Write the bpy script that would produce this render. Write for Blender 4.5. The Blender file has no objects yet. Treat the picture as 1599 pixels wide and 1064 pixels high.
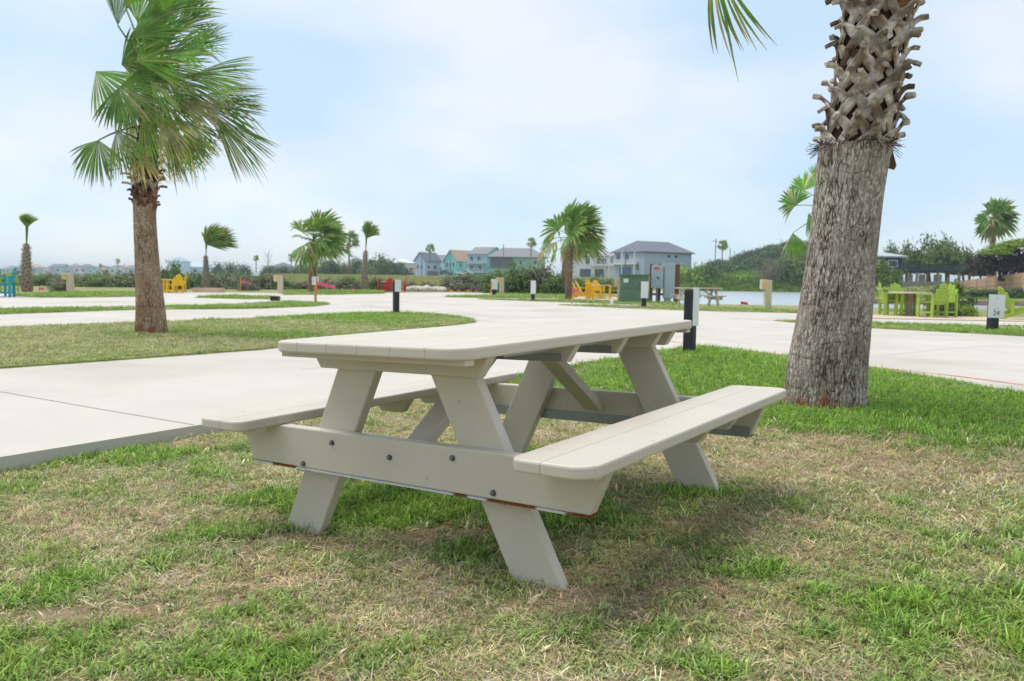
import bpy, bmesh, math, random
import numpy as np
from mathutils import Vector, Matrix, Euler

S = bpy.context.scene
COL = S.collection
R = math.radians

# ------------------------------------------------------------------ camera
FPX, PITCH, ROLL, CZ = 1275.6, R(4.214), R(0.85), 0.954      # focal length in photo pixels, tilt, eye height
_fw = Vector((0, math.cos(PITCH), -math.sin(PITCH)))
_ri = Vector((1, 0, 0))
_up = _ri.cross(_fw)
RI = _ri * math.cos(ROLL) + _up * math.sin(ROLL)
UP = -_ri * math.sin(ROLL) + _up * math.cos(ROLL)
def basis(pitch, roll):
    fw = Vector((0, math.cos(pitch), -math.sin(pitch))); ri = Vector((1, 0, 0)); up = ri.cross(fw)
    return Matrix((ri * math.cos(roll) + up * math.sin(roll), -ri * math.sin(roll) + up * math.cos(roll), -fw)).transposed()
# the lawn under the table is not level: it rises to the right; the table stands square on that slope
TILT = basis(PITCH, ROLL) @ basis(R(4.093), R(-0.931)).inverted()
cam_data = bpy.data.cameras.new('camera')
cam = bpy.data.objects.new('camera', cam_data)
COL.objects.link(cam)
m = Matrix((RI, UP, -_fw)).transposed().to_4x4()
m.translation = (0, 0, CZ)
cam.matrix_world = m
cam_data.sensor_fit = 'HORIZONTAL'
cam_data.sensor_width = 36
cam_data.lens = FPX / 1599 * 36
cam_data.clip_start, cam_data.clip_end = 0.05, 9000
cam_data.dof.use_dof = True
cam_data.dof.focus_distance = 3.2
cam_data.dof.aperture_fstop = 5.6
S.camera = cam

# ------------------------------------------------------------------ sky, sun, exposure
SUN_EL, SUN_AZ = R(68), R(-60)        # azimuth measured from +Y (view direction) towards +X
w = bpy.data.worlds.new('World'); S.world = w; w.use_nodes = True
nt = w.node_tree; nt.nodes.clear()
wo = nt.nodes.new('ShaderNodeOutputWorld'); bg = nt.nodes.new('ShaderNodeBackground')
sky = nt.nodes.new('ShaderNodeTexSky'); sky.sky_type = 'NISHITA'; sky.sun_disc = False
sky.sun_elevation = SUN_EL; sky.sun_rotation = SUN_AZ
sky.air_density = 1.0; sky.dust_density = 0.4; sky.ozone_density = 1.5
tc = nt.nodes.new('ShaderNodeTexCoord'); mp = nt.nodes.new('ShaderNodeMapping')
mp.inputs['Scale'].default_value = (1.0, 1.0, 2.6)
n1 = nt.nodes.new('ShaderNodeTexNoise'); n1.inputs['Scale'].default_value = 2.1; n1.inputs['Detail'].default_value = 6
n1.inputs['Roughness'].default_value = 0.5; n1.inputs['Distortion'].default_value = 0.4
rp = nt.nodes.new('ShaderNodeValToRGB')
rp.color_ramp.elements[0].position = 0.34; rp.color_ramp.elements[0].color = (0.78,) * 3 + (1,)
rp.color_ramp.elements[1].position = 0.66; rp.color_ramp.elements[1].color = (0.94,) * 3 + (1,)
mx = nt.nodes.new('ShaderNodeMix'); mx.data_type = 'RGBA'
nt.links.new(tc.outputs['Generated'], mp.inputs['Vector']); nt.links.new(mp.outputs[0], n1.inputs['Vector'])
nt.links.new(n1.outputs['Fac'], rp.inputs[0]); nt.links.new(rp.outputs[0], mx.inputs[0])
n2 = nt.nodes.new('ShaderNodeTexNoise'); n2.inputs['Scale'].default_value = 2.3; n2.inputs['Detail'].default_value = 5; n2.inputs['Roughness'].default_value = .45
m2 = nt.nodes.new('ShaderNodeMapping'); m2.inputs['Location'].default_value = (.35, 1.7, .2); m2.inputs['Scale'].default_value = (1, 1, 2.2)
nt.links.new(tc.outputs['Generated'], m2.inputs[0]); nt.links.new(m2.outputs[0], n2.inputs['Vector'])
r2 = nt.nodes.new('ShaderNodeValToRGB'); e_ = r2.color_ramp.elements; e_[0].position = .40; e_[1].position = .57
e_[0].color = (2.85, 3.7, 4.5, 1); e_[1].color = (4.15, 4.35, 4.55, 1)          # thin bluish veil .. thick white cloud
nt.links.new(n2.outputs['Fac'], r2.inputs[0]); nt.links.new(r2.outputs[0], mx.inputs[7])
nt.links.new(sky.outputs[0], mx.inputs[6]); nt.links.new(mx.outputs[2], bg.inputs['Color'])
bg.inputs['Strength'].default_value = 0.1
nt.links.new(bg.outputs[0], wo.inputs[0])
sun_data = bpy.data.lights.new('sun', 'SUN'); sun_data.energy = 1.5; sun_data.angle = R(42); sun_data.color = (1, .96, .9)
sun = bpy.data.objects.new('sun', sun_data); COL.objects.link(sun)
sd = Vector((math.sin(SUN_AZ) * math.cos(SUN_EL), math.cos(SUN_AZ) * math.cos(SUN_EL), math.sin(SUN_EL)))
sun.rotation_euler = (-sd).to_track_quat('-Z', 'Y').to_euler()
S.view_settings.view_transform = 'Standard'; S.view_settings.look = 'None'
S.view_settings.gamma = 1; S.view_settings.use_curve_mapping = False
S.view_settings.exposure = 1.12

# ------------------------------------------------------------------ helpers
def ray(px, py):
    return _fw + RI * ((px - 799.5) / FPX) - UP * ((py - 532) / FPX)
def G(px, py, z=0.0):                 # photo pixel -> point on the level ground
    d = ray(px, py); t = (z - CZ) / d.z
    return Vector((d.x * t, d.y * t, z))
def W(px, py, Y):                     # photo pixel -> point at distance Y in front of the camera
    d = ray(px, py); t = Y / d.y
    return Vector((d.x * t, Y, CZ + d.z * t))
def horizon(px): return 438 + (px - 799.5) * math.tan(ROLL)

def lin(r, g, b):
    f = lambda c: (c / 255 / 12.92) if c / 255 <= .04045 else ((c / 255 + .055) / 1.055) ** 2.4
    return (f(r), f(g), f(b))

def vn(x, y, seed=0):                 # 2-D value noise, numpy
    x = np.asarray(x, float); y = np.asarray(y, float)
    xi = np.floor(x).astype(np.int64); yi = np.floor(y).astype(np.int64)
    xf = x - xi; yf = y - yi
    def h(a, b):
        n = (a * 374761393 + b * 668265263 + seed * 974634777) & 0x7fffffff
        n = ((n ^ (n >> 13)) * 1274126177) & 0x7fffffff
        return ((n ^ (n >> 16)) & 0xffff) / 65535.0
    u = xf * xf * (3 - 2 * xf); v = yf * yf * (3 - 2 * yf)
    return (h(xi, yi) * (1 - u) + h(xi + 1, yi) * u) * (1 - v) + (h(xi, yi + 1) * (1 - u) + h(xi + 1, yi + 1) * u) * v
def fbm(x, y, seed=0, oct=4):
    s = 0; a = .5; t = 0
    for o in range(oct):
        s = s + a * vn(x * 2 ** o, y * 2 ** o, seed + o * 17); t += a; a *= .5
    return s / t
def sstep(a, b, x):
    t = np.clip((np.asarray(x, float) - a) / (b - a), 0, 1); return t * t * (3 - 2 * t)

def tag(o, label=None, cat=None, group=None, kind=None):
    if label: o['label'] = label
    if cat: o['category'] = cat
    if group: o['group'] = group
    if kind: o['kind'] = kind
    return o
def empty(name, loc=(0, 0, 0), rz=0):
    o = bpy.data.objects.new(name, None); COL.objects.link(o)
    o.location = loc; o.rotation_euler = (0, 0, rz); o.empty_display_size = .2
    return o
def link(name, me, parent=None, loc=None):
    o = bpy.data.objects.new(name, me); COL.objects.link(o)
    if parent: o.parent = parent
    if loc is not None: o.location = loc
    return o

class MB:
    def __init__(s): s.v = []; s.f = []; s.a = {}
    def add(s, vs, fs):
        n = len(s.v); s.v += [tuple(v) for v in vs]; s.f += [tuple(i + n for i in f) for f in fs]; return n
    def box(s, x0, x1, y0, y1, z0, z1):
        s.add([(x0, y0, z0), (x1, y0, z0), (x1, y1, z0), (x0, y1, z0), (x0, y0, z1), (x1, y0, z1), (x1, y1, z1), (x0, y1, z1)],
              [(3, 2, 1, 0), (4, 5, 6, 7), (0, 1, 5, 4), (1, 2, 6, 5), (2, 3, 7, 6), (3, 0, 4, 7)])
        return s
    def bar(s, a, b, wd, th, up=(0, 0, 1)):      # rectangular bar between two points
        a = Vector(a); b = Vector(b); d = (b - a).normalized()
        u = Vector(up)
        if abs(d.dot(u)) > .97: u = Vector((0, 1, 0))
        sx = d.cross(u).normalized() * wd / 2; sz = sx.cross(d).normalized() * th / 2
        s.add([a - sx - sz, a + sx - sz, a + sx + sz, a - sx + sz, b - sx - sz, b + sx - sz, b + sx + sz, b - sx + sz],
              [(0, 1, 2, 3), (7, 6, 5, 4), (0, 4, 5, 1), (1, 5, 6, 2), (2, 6, 7, 3), (3, 7, 4, 0)])
        return s
    def tube(s, path, rad, n=8, cap=True):
        P = [Vector(p) for p in path]; rr = rad if hasattr(rad, '__len__') else [rad] * len(P)
        base = len(s.v); ref = None
        for i, p in enumerate(P):
            d = (P[min(i + 1, len(P) - 1)] - P[max(i - 1, 0)]).normalized()
            if ref is None: ref = Vector((1, 0, 0)) if abs(d.x) < .9 else Vector((0, 1, 0))
            u = (ref - d * ref.dot(d)).normalized(); v = d.cross(u); ref = u
            for k in range(n):
                t = 2 * math.pi * k / n
                s.v.append(tuple(p + (u * math.cos(t) + v * math.sin(t)) * rr[i]))
        for i in range(len(P) - 1):
            for k in range(n):
                s.f.append((base + i * n + k, base + i * n + (k + 1) % n, base + (i + 1) * n + (k + 1) % n, base + (i + 1) * n + k))
        if cap:
            s.f.append(tuple(base + k for k in range(n))[::-1]); s.f.append(tuple(base + (len(P) - 1) * n + k for k in range(n)))
        return s
    def prism(s, poly, o, u, v, wv):             # polygon (a,b) in plane o + a*u + b*v, extruded by wv
        o = Vector(o); u = Vector(u); v = Vector(v); wv = Vector(wv); n = len(poly)
        a = [o + u * p + v * q for p, q in poly]
        s.add(a + [p + wv for p in a], [tuple(range(n))[::-1], tuple(range(n, 2 * n))] + [(i, (i + 1) % n, n + (i + 1) % n, n + i) for i in range(n)])
        return s
    def mesh(s, name, mat=None, smooth=False, bevel=0, seg=2, fix=True, bsel=None):
        me = bpy.data.meshes.new(name); me.from_pydata(s.v, [], s.f)
        if fix or bevel:
            bm = bmesh.new(); bm.from_mesh(me)
            bmesh.ops.recalc_face_normals(bm, faces=bm.faces)
            if bevel:
                ed = [e for e in bm.edges if len(e.link_faces) == 2 and e.calc_face_angle(0) > .7 and (bsel is None or bsel(e.verts[0].co, e.verts[1].co))]
                bmesh.ops.bevel(bm, geom=ed, offset=bevel, segments=seg, affect='EDGES', profile=.5, clamp_overlap=True)
            bm.to_mesh(me); bm.free()
        for k, vals in s.a.items():
            if len(vals) == len(me.vertices):
                at = me.attributes.new(k, 'FLOAT', 'POINT'); at.data.foreach_set('value', np.asarray(vals, np.float32))
        if mat: me.materials.append(mat)
        if smooth: me.polygons.foreach_set('use_smooth', [True] * len(me.polygons))
        me.update(); return me
    def build(s, name, mat=None, parent=None, loc=None, **k):
        return link(name, s.mesh(name, mat, **k), parent, loc)

MATS = {}
def M(name, col, rough=.6, var=.12, scale=6, bump=0, bscale=60, col2=None, fac2=(.55, .7), s2=3, stretch=(1, 1, 1), spec=.4, metal=0, rnd=0., bdist=.01, trans=0):
    """procedural Principled: base colour with noise variation, optional second colour in patches, bump"""
    if name in MATS: return MATS[name]
    mt = bpy.data.materials.new(name); mt.use_nodes = True; MATS[name] = mt
    t = mt.node_tree; N = t.nodes; L = t.links; b = N['Principled BSDF']
    c = N.new('ShaderNodeTexCoord'); mp = N.new('ShaderNodeMapping'); mp.inputs['Scale'].default_value = stretch
    L.new(c.outputs['Object'], mp.inputs[0])
    no = N.new('ShaderNodeTexNoise'); no.inputs['Scale'].default_value = scale; no.inputs['Detail'].default_value = 6; no.inputs['Roughness'].default_value = .6
    L.new(mp.outputs[0], no.inputs['Vector'])
    mr = N.new('ShaderNodeMapRange'); mr.inputs[1].default_value = .25; mr.inputs[2].default_value = .75
    mr.inputs[3].default_value = 1 - var; mr.inputs[4].default_value = 1 + var
    L.new(no.outputs['Fac'], mr.inputs[0])
    last = mr.outputs[0]
    if rnd:
        oi = N.new('ShaderNodeObjectInfo'); m2 = N.new('ShaderNodeMapRange'); m2.inputs[3].default_value = 1 - rnd; m2.inputs[4].default_value = 1 + rnd
        L.new(oi.outputs['Random'], m2.inputs[0]); mu = N.new('ShaderNodeMath'); mu.operation = 'MULTIPLY'
        L.new(last, mu.inputs[0]); L.new(m2.outputs[0], mu.inputs[1]); last = mu.outputs[0]
    src = N.new('ShaderNodeRGB'); src.outputs[0].default_value = tuple(col) + (1,); base = src.outputs[0]
    if col2:
        n2 = N.new('ShaderNodeTexNoise'); n2.inputs['Scale'].default_value = s2; n2.inputs['Detail'].default_value = 5
        L.new(mp.outputs[0], n2.inputs['Vector'])
        r2 = N.new('ShaderNodeMapRange'); r2.inputs[1].default_value = fac2[0]; r2.inputs[2].default_value = fac2[1]
        L.new(n2.outputs['Fac'], r2.inputs[0])
        mi = N.new('ShaderNodeMix'); mi.data_type = 'RGBA'; mi.inputs[7].default_value = tuple(col2) + (1,)
        L.new(base, mi.inputs[6]); L.new(r2.outputs[0], mi.inputs[0]); base = mi.outputs[2]
    vm = N.new('ShaderNodeVectorMath'); vm.operation = 'SCALE'
    L.new(base, vm.inputs[0]); L.new(last, vm.inputs['Scale']); L.new(vm.outputs[0], b.inputs['Base Color'])
    b.inputs['Roughness'].default_value = rough; b.inputs['Specular IOR Level'].default_value = spec; b.inputs['Metallic'].default_value = metal
    if trans: b.inputs['Transmission Weight'].default_value = trans
    if bump:
        nb = N.new('ShaderNodeTexNoise'); nb.inputs['Scale'].default_value = bscale; nb.inputs['Detail'].default_value = 5
        L.new(mp.outputs[0], nb.inputs['Vector'])
        bp = N.new('ShaderNodeBump'); bp.inputs['Strength'].default_value = bump; bp.inputs['Distance'].default_value = bdist
        L.new(nb.outputs['Fac'], bp.inputs['Height']); L.new(bp.outputs[0], b.inputs['Normal'])
    return mt

def leafmat(name, green, straw, var=.3, rnd=.15, attr='dry', transl=.35):
    """leaf: diffuse + translucent, 'dry' attribute blends green to straw, noise and per-object variation"""
    if name in MATS: return MATS[name]
    mt = bpy.data.materials.new(name); mt.use_nodes = True; MATS[name] = mt
    t = mt.node_tree; N = t.nodes; L = t.links; N.remove(N['Principled BSDF']); out = N['Material Output']
    at = N.new('ShaderNodeAttribute'); at.attribute_name = attr
    mi = N.new('ShaderNodeMix'); mi.data_type = 'RGBA'; mi.inputs[6].default_value = tuple(green) + (1,); mi.inputs[7].default_value = tuple(straw) + (1,)
    L.new(at.outputs['Fac'], mi.inputs[0])
    c = N.new('ShaderNodeTexCoord'); no = N.new('ShaderNodeTexNoise'); no.inputs['Scale'].default_value = 4; no.inputs['Detail'].default_value = 3
    L.new(c.outputs['Object'], no.inputs['Vector'])
    mr = N.new('ShaderNodeMapRange'); mr.inputs[1].default_value = .3; mr.inputs[2].default_value = .7; mr.inputs[3].default_value = 1 - var; mr.inputs[4].default_value = 1 + var
    L.new(no.outputs['Fac'], mr.inputs[0])
    oi = N.new('ShaderNodeObjectInfo'); m2 = N.new('ShaderNodeMapRange'); m2.inputs[3].default_value = 1 - rnd; m2.inputs[4].default_value = 1 + rnd
    L.new(oi.outputs['Random'], m2.inputs[0]); mu = N.new('ShaderNodeMath'); mu.operation = 'MULTIPLY'
    L.new(mr.outputs[0], mu.inputs[0]); L.new(m2.outputs[0], mu.inputs[1])
    vm = N.new('ShaderNodeVectorMath'); vm.operation = 'SCALE'; L.new(mi.outputs[2], vm.inputs[0]); L.new(mu.outputs[0], vm.inputs['Scale'])
    df = N.new('ShaderNodeBsdfPrincipled'); df.inputs['Roughness'].default_value = .45; df.inputs['Specular IOR Level'].default_value = .35
    tr = N.new('ShaderNodeBsdfTranslucent'); ms = N.new('ShaderNodeMixShader'); ms.inputs[0].default_value = transl
    L.new(vm.outputs[0], df.inputs['Base Color']); L.new(vm.outputs[0], tr.inputs['Color'])
    L.new(df.outputs[0], ms.inputs[1]); L.new(tr.outputs[0], ms.inputs[2]); L.new(ms.outputs[0], out.inputs['Surface'])
    return mt

def instmat(name, transl=.3, rough=.55):
    """instanced grass: colour from the instance's own 'tint' attribute"""
    mt = bpy.data.materials.new(name); mt.use_nodes = True
    t = mt.node_tree; N = t.nodes; L = t.links; out = N['Material Output']; df = N['Principled BSDF']
    at = N.new('ShaderNodeAttribute'); at.attribute_type = 'INSTANCER'; at.attribute_name = 'tint'
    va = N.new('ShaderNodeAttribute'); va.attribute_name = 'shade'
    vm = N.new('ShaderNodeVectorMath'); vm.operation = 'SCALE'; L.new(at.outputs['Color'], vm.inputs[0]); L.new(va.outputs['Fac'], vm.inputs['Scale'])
    df.inputs['Roughness'].default_value = rough; df.inputs['Specular IOR Level'].default_value = .3
    tr = N.new('ShaderNodeBsdfTranslucent'); ms = N.new('ShaderNodeMixShader'); ms.inputs[0].default_value = transl
    L.new(vm.outputs[0], df.inputs['Base Color']); L.new(vm.outputs[0], tr.inputs['Color'])
    L.new(df.outputs[0], ms.inputs[1]); L.new(tr.outputs[0], ms.inputs[2]); L.new(ms.outputs[0], out.inputs['Surface'])
    return mt

def scatter(name, pts, rot, scl, tint, idx, sources, label, cat):
    """one 'stuff' object: sources (a collection) instanced on points through geometry nodes"""
    me = bpy.data.meshes.new(name); me.from_pydata([tuple(p) for p in pts], [], [])
    a = me.attributes.new('rot', 'FLOAT_VECTOR', 'POINT'); a.data.foreach_set('vector', np.asarray(rot, np.float32).ravel())
    a = me.attributes.new('scl', 'FLOAT', 'POINT'); a.data.foreach_set('value', np.asarray(scl, np.float32))
    a = me.attributes.new('idx', 'INT', 'POINT'); a.data.foreach_set('value', np.asarray(idx, np.int32))
    t4 = np.ones((len(pts), 4), np.float32); t4[:, :3] = tint
    a = me.attributes.new('tint', 'FLOAT_COLOR', 'POINT'); a.data.foreach_set('color', t4.ravel())
    o = link(name, me); tag(o, label, cat, kind='stuff')
    ng = bpy.data.node_groups.new(name, 'GeometryNodeTree')
    ng.interface.new_socket('Geometry', in_out='INPUT', socket_type='NodeSocketGeometry')
    ng.interface.new_socket('Geometry', in_out='OUTPUT', socket_type='NodeSocketGeometry')
    N = ng.nodes; L = ng.links
    gi = N.new('NodeGroupInput'); go = N.new('NodeGroupOutput')
    ip = N.new('GeometryNodeInstanceOnPoints'); ci = N.new('GeometryNodeCollectionInfo')
    ci.inputs['Collection'].default_value = sources; ci.inputs['Separate Children'].default_value = True; ci.inputs['Reset Children'].default_value = True
    def na(nm, ty):
        n = N.new('GeometryNodeInputNamedAttribute'); n.data_type = ty; n.inputs['Name'].default_value = nm
        return next(s for s in n.outputs if s.enabled and s.name == 'Attribute')
    er = N.new('FunctionNodeEulerToRotation')
    L.new(gi.outputs[0], ip.inputs['Points']); L.new(ci.outputs[0], ip.inputs['Instance'])
    ip.inputs['Pick Instance'].default_value = True
    L.new(na('idx', 'INT'), ip.inputs['Instance Index']); L.new(na('rot', 'FLOAT_VECTOR'), er.inputs[0]); L.new(er.outputs[0], ip.inputs['Rotation'])
    L.new(na('scl', 'FLOAT'), ip.inputs['Scale']); L.new(ip.outputs[0], go.inputs[0])
    md = o.modifiers.new('scatter', 'NODES'); md.node_group = ng
    return o
# ------------------------------------------------------------------ ground, water, concrete
def poly_px(L, z): return [G(x, y, z) for x, y in L]
def u_px(px): return (px - 799.5) / FPX
def land_h(x, y):
    """height of the terrain (metres); x right, y forward"""
    x = np.asarray(x, float); y = np.asarray(y, float)
    r = np.hypot(x, y); u = np.where(y > 1, x / np.maximum(y, 1), np.where(x < 0, -9., 9.))
    r = np.where(y > 1, y, r)
    z = np.zeros_like(x)
    left = 1 - sstep(u_px(330), u_px(430), u)                      # bay on the left
    mid = sstep(u_px(330), u_px(430), u) * (1 - sstep(u_px(985), u_px(1035), u))
    canal = sstep(u_px(985), u_px(1035), u)
    right = sstep(u_px(1268), u_px(1300), u)
    c2 = canal * (1 - right)
    zl = -1.4 * sstep(72, 84, r) + 2.2 * sstep(560, 640, r)
    zm = 1.25 * sstep(78, 165, r) + .5 * sstep(170, 260, r)
    zc = -1.4 * sstep(39, 43, r) + 3.0 * sstep(143, 152, r) + 1.6 * sstep(152, 172, r)
    zr = -1.4 * sstep(37.5, 41, r) + 1.4 * sstep(62, 62.8, r) + 1.6 * sstep(62, 105, r)
    box = sstep(-12, -9, x) * (1 - sstep(12, 15, x)) * sstep(-5, -2, y) * (1 - sstep(13, 16, y))
    z = -.03 - .3 * box + left * zl + mid * zm + c2 * zc + right * zr
    return z + .12 * (fbm(x * .06, y * .06, 5) - .5) * sstep(45, 80, r)
rings = list(np.concatenate([[0.01], np.linspace(3, 36, 12), np.linspace(37, 68, 40), np.linspace(70, 180, 70), np.geomspace(185, 700, 50), np.geomspace(760, 3000, 14)]))
angs = np.concatenate([np.linspace(-50, 50, 300), np.linspace(53, 307, 60)])
rv = np.array(rings)[:, None]; av = np.radians(angs)[None, :]
# rings follow the depth y within the view, so that banks run square to it
dist = np.where(np.abs(angs[None, :]) <= 50, rv / np.cos(np.minimum(np.abs(av), R(50))), rv / math.cos(R(50)))
gx = (dist * np.sin(av)); gy = (dist * np.cos(av)); gz = land_h(gx, gy)
na_ = len(angs)
gm = bpy.data.meshes.new('ground')
gv = np.stack([gx, gy, gz], -1).reshape(-1, 3)
gf = [(i * na_ + k, i * na_ + (k + 1) % na_, (i + 1) * na_ + (k + 1) % na_, (i + 1) * na_ + k) for i in range(len(rings) - 1) for k in range(na_)]
gm.from_pydata(gv.tolist(), [], [f[::-1] for f in gf]); gm.update()
gm.polygons.foreach_set('use_smooth', [True] * len(gm.polygons))
gm.materials.append(M('soil', lin(124, 128, 76), .95, .35, .8, col2=lin(150, 138, 96), fac2=(.45, .65), s2=.12))
tag(link('ground', gm), kind='structure')

wm = M('water', lin(176, 184, 190), .22, .06, .05, bump=.6, bscale=2.5, spec=.6, bdist=.06)
b = MB(); b.add([(-2900, 30, -.42), (2900, 30, -.42), (2900, 2900, -.42), (-2900, 2900, -.42)], [(0, 1, 2, 3)])
tag(b.build('water', wm, fix=False), kind='structure')

# concrete: one poured sheet, its edge shows along the near lawn
ZC = 0.0
conc = M('concrete', lin(192, 185, 175), .85, .08, .9, bump=.12, bscale=90, col2=lin(174, 166, 155), fac2=(.5, .75), s2=.3, bdist=.004)
p0, p1 = G(0, 714, ZC), G(307, 664, ZC); e0 = p0 + (p0 - p1).normalized() * 14
near = [e0] + poly_px([(0, 714), (307, 664.5), (560, 625), (809, 585.5), (964, 561), (1050, 547.5), (1072, 543), (1092, 541.5), (1125, 545), (1225, 557), (1353, 576), (1480, 596), (1599, 617)], ZC)
e1 = near[-1] + (near[-1] - near[-2]).normalized() * 6
far = poly_px([(1960, 512), (1599, 497.5), (1350, 491.5), (1290, 489), (1240, 484.5), (1100, 479), (1000, 473), (890, 468), (860, 460), (700, 457), (600, 457.5), (440, 458), (300, 456.5), (200, 457), (0, 458), (-300, 455)], ZC)
ring = near + [e1] + far
b = MB(); n = len(ring)
b.prism([(p.x, p.y) for p in ring], (0, 0, -.16), (1, 0, 0), (0, 1, 0), (0, 0, .16))
road = tag(b.build('concrete_road', conc), kind='structure')

def strip(name, pts, wd, z, mat, parent=None):
    b = MB(); P = [Vector((p.x, p.y, z)) for p in pts]; vs = []
    for i, p in enumerate(P):
        d = (P[min(i + 1, len(P) - 1)] - P[max(i - 1, 0)]).normalized(); s_ = Vector((-d.y, d.x, 0)) * wd / 2
        vs += [p - s_, p + s_]
    b.add(vs, [(2 * i, 2 * i + 1, 2 * i + 3, 2 * i + 2) for i in range(len(P) - 1)])
    return b.build(name, mat, parent)
redm = M('red_line', lin(226, 110, 90), .8, .25, 3, col2=lin(224, 180, 168), fac2=(.45, .62), s2=1.2)
strip('edge_line', poly_px([(1050, 533.5), (1088, 539.3), (1123, 543.6), (1164, 548.6), (1226, 555), (1353, 572.5), (1480, 586), (1599, 601.5), (1700, 615)], ZC), .045, ZC + .004, redm, road)
strip('edge_line', poly_px([(565, 476), (617, 483), (660, 488), (682, 491.5), (734, 499.5), (800, 506), (900, 517), (1050, 533.5)], ZC), .05, ZC + .004, redm, road)
strip('edge_line', poly_px([(1140, 497.5), (1180, 499.5), (1215, 501)], ZC), .06, ZC + .004, redm, road)
jm = M('joint', lin(150, 146, 139), .95, .2, 8)
jl = lambda *L: strip('expansion_joint', poly_px(L, ZC), .009, ZC + .003, jm, road)
jl((303, 664), (160, 640), (0, 612)); jl((470, 578), (540, 569), (640, 557))
jl((905, 496), (960, 493), (1010, 491)); jl((1130, 520), (1290, 510), (1420, 506)); jl((850, 500), (900, 494), (960, 489))
jl((1380, 555), (1480, 545), (1599, 536)); jl((560, 478), (640, 470), (760, 463))
# lawns lying in the concrete
lawnm = M('lawn_soil', lin(130, 140, 72), .95, .3, 2.5, col2=lin(164, 156, 102), fac2=(.5, .68), s2=.5)
ISL = dict(
 a=[(-320, 597), (0, 573), (200, 559), (410, 544), (560, 526), (743, 502.5), (735, 498), (690, 491.3), (620, 488.5), (540, 490), (400, 497.5), (200, 504), (0, 511.5), (-320, 524)],
 b=[(-200, 498), (0, 490), (212, 483), (400, 481.5), (490, 478), (514, 475), (506, 472.5), (450, 471), (400, 474), (200, 480), (0, 483), (-200, 489)],
 c=[(20, 462), (60, 464.3), (130, 464.3), (212, 463), (240, 460), (212, 456.2), (100, 457), (32, 457.5)],
 d=[(303, 464.5), (380, 466.8), (440, 467), (430, 464), (350, 461.5)],
 e=[(442, 460.2), (520, 460), (600, 458.4), (598, 453.5), (442, 454)],
 f=[(691, 463.6), (748, 465), (860, 465.4), (890, 467.5), (880, 456), (793, 457.5), (766, 460.5)],
 g=[(745, 467), (830, 470), (860, 471), (960, 474.5), (1060, 477.5), (1060, 473), (960, 471), (860, 468.2)],
 h=[(872, 476), (956, 480), (1012, 482.2), (1110, 485.3), (1247, 488.5), (1247, 484.5), (1110, 480.6), (1012, 479), (956, 477)],
 i=[(1208, 500), (1243, 503.2), (1353, 511), (1599, 524), (1900, 541), (1900, 521), (1599, 511), (1353, 504.8), (1243, 500.8)])
ZL = ZC + .02
isl_poly = {}
for k, L_ in ISL.items():
    P = poly_px(L_, ZL); isl_poly[k] = P
    b = MB(); b.prism([(p.x, p.y) for p in P], (0, 0, ZC - .02), (1, 0, 0), (0, 1, 0), (0, 0, ZL - ZC + .02))
    tag(b.build('lawn_island', lawnm), kind='structure')
# tan paving under the chair sets
tanm = M('tan_paving', lin(200, 178, 156), .9, .1, 3)
for k, L_ in dict(a=[(1345, 496.5), (1620, 502), (1620, 497.3), (1345, 491.3)], b=[(894, 469), (970, 470.8), (968, 464.6), (894, 463.6)]).items():
    P = poly_px(L_, ZL + .005); b = MB(); b.prism([(p.x, p.y) for p in P], (0, 0, ZC - .01), (1, 0, 0), (0, 1, 0), (0, 0, .04))
    tag(b.build('paving', tanm), kind='structure')

# near lawn: fine sheet carrying how dry / how bare each spot is
def blob(x, y, px, py, rx, ry):
    c = G(px, py); return np.exp(-(((x - c.x) / rx) ** 2 + ((y - c.y) / ry) ** 2))
GREEN = [(600, 790, .42, .22, 1.5), (420, 770, .22, .2, 1.2), (340, 690, .5, .15, .8), (1330, 680, .75, .45, 1.1), (1500, 640, 2.2, 1.0, 1.3), (1130, 590, 1.6, 1.6, .9), (1480, 990, .4, .2, .8), (900, 800, .3, .25, .9),
         (100, 880, .3, .2, .7), (640, 1000, .35, .12, .6), (1180, 905, .16, .05, .9), (820, 870, .2, .08, .7), (200, 705, .6, .1, .6), (350, 1030, .3, .08, .5), (1560, 960, .3, .2, .7), (970, 1050, .3, .08, .5), (740, 850, .15, .1, .7)]
DRY = [(1180, 690, .9, .45, 1.3), (1300, 740, .7, .35, .9), (250, 800, .5, .35, .7), (1100, 640, .5, .4, .7), (740, 690, .8, .5, .6), (1470, 760, .7, .4, .6), (450, 900, .35, .12, .8), (1100, 940, .3, .1, .9), (50, 780, .6, .3, .5)]
BARE = [(650, 830, .32, .12, 1.1), (560, 850, .25, .08, .9), (950, 830, .25, .18, .7), (300, 930, .25, .07, .9), (430, 900, .3, .06, .9), (90, 940, .3, .06, .8), (380, 690, .25, .12, .6), (1060, 910, .25, .06, .7), (1290, 970, .2, .06, .8), (1180, 870, .18, .06, .6),
        (1000, 960, .3, .06, .6), (720, 780, .3, .1, .6), (460, 830, .1, .06, .8), (1120, 770, .25, .12, .5), (880, 930, .1, .05, .8), (1400, 1010, .2, .05, .6)]
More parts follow.
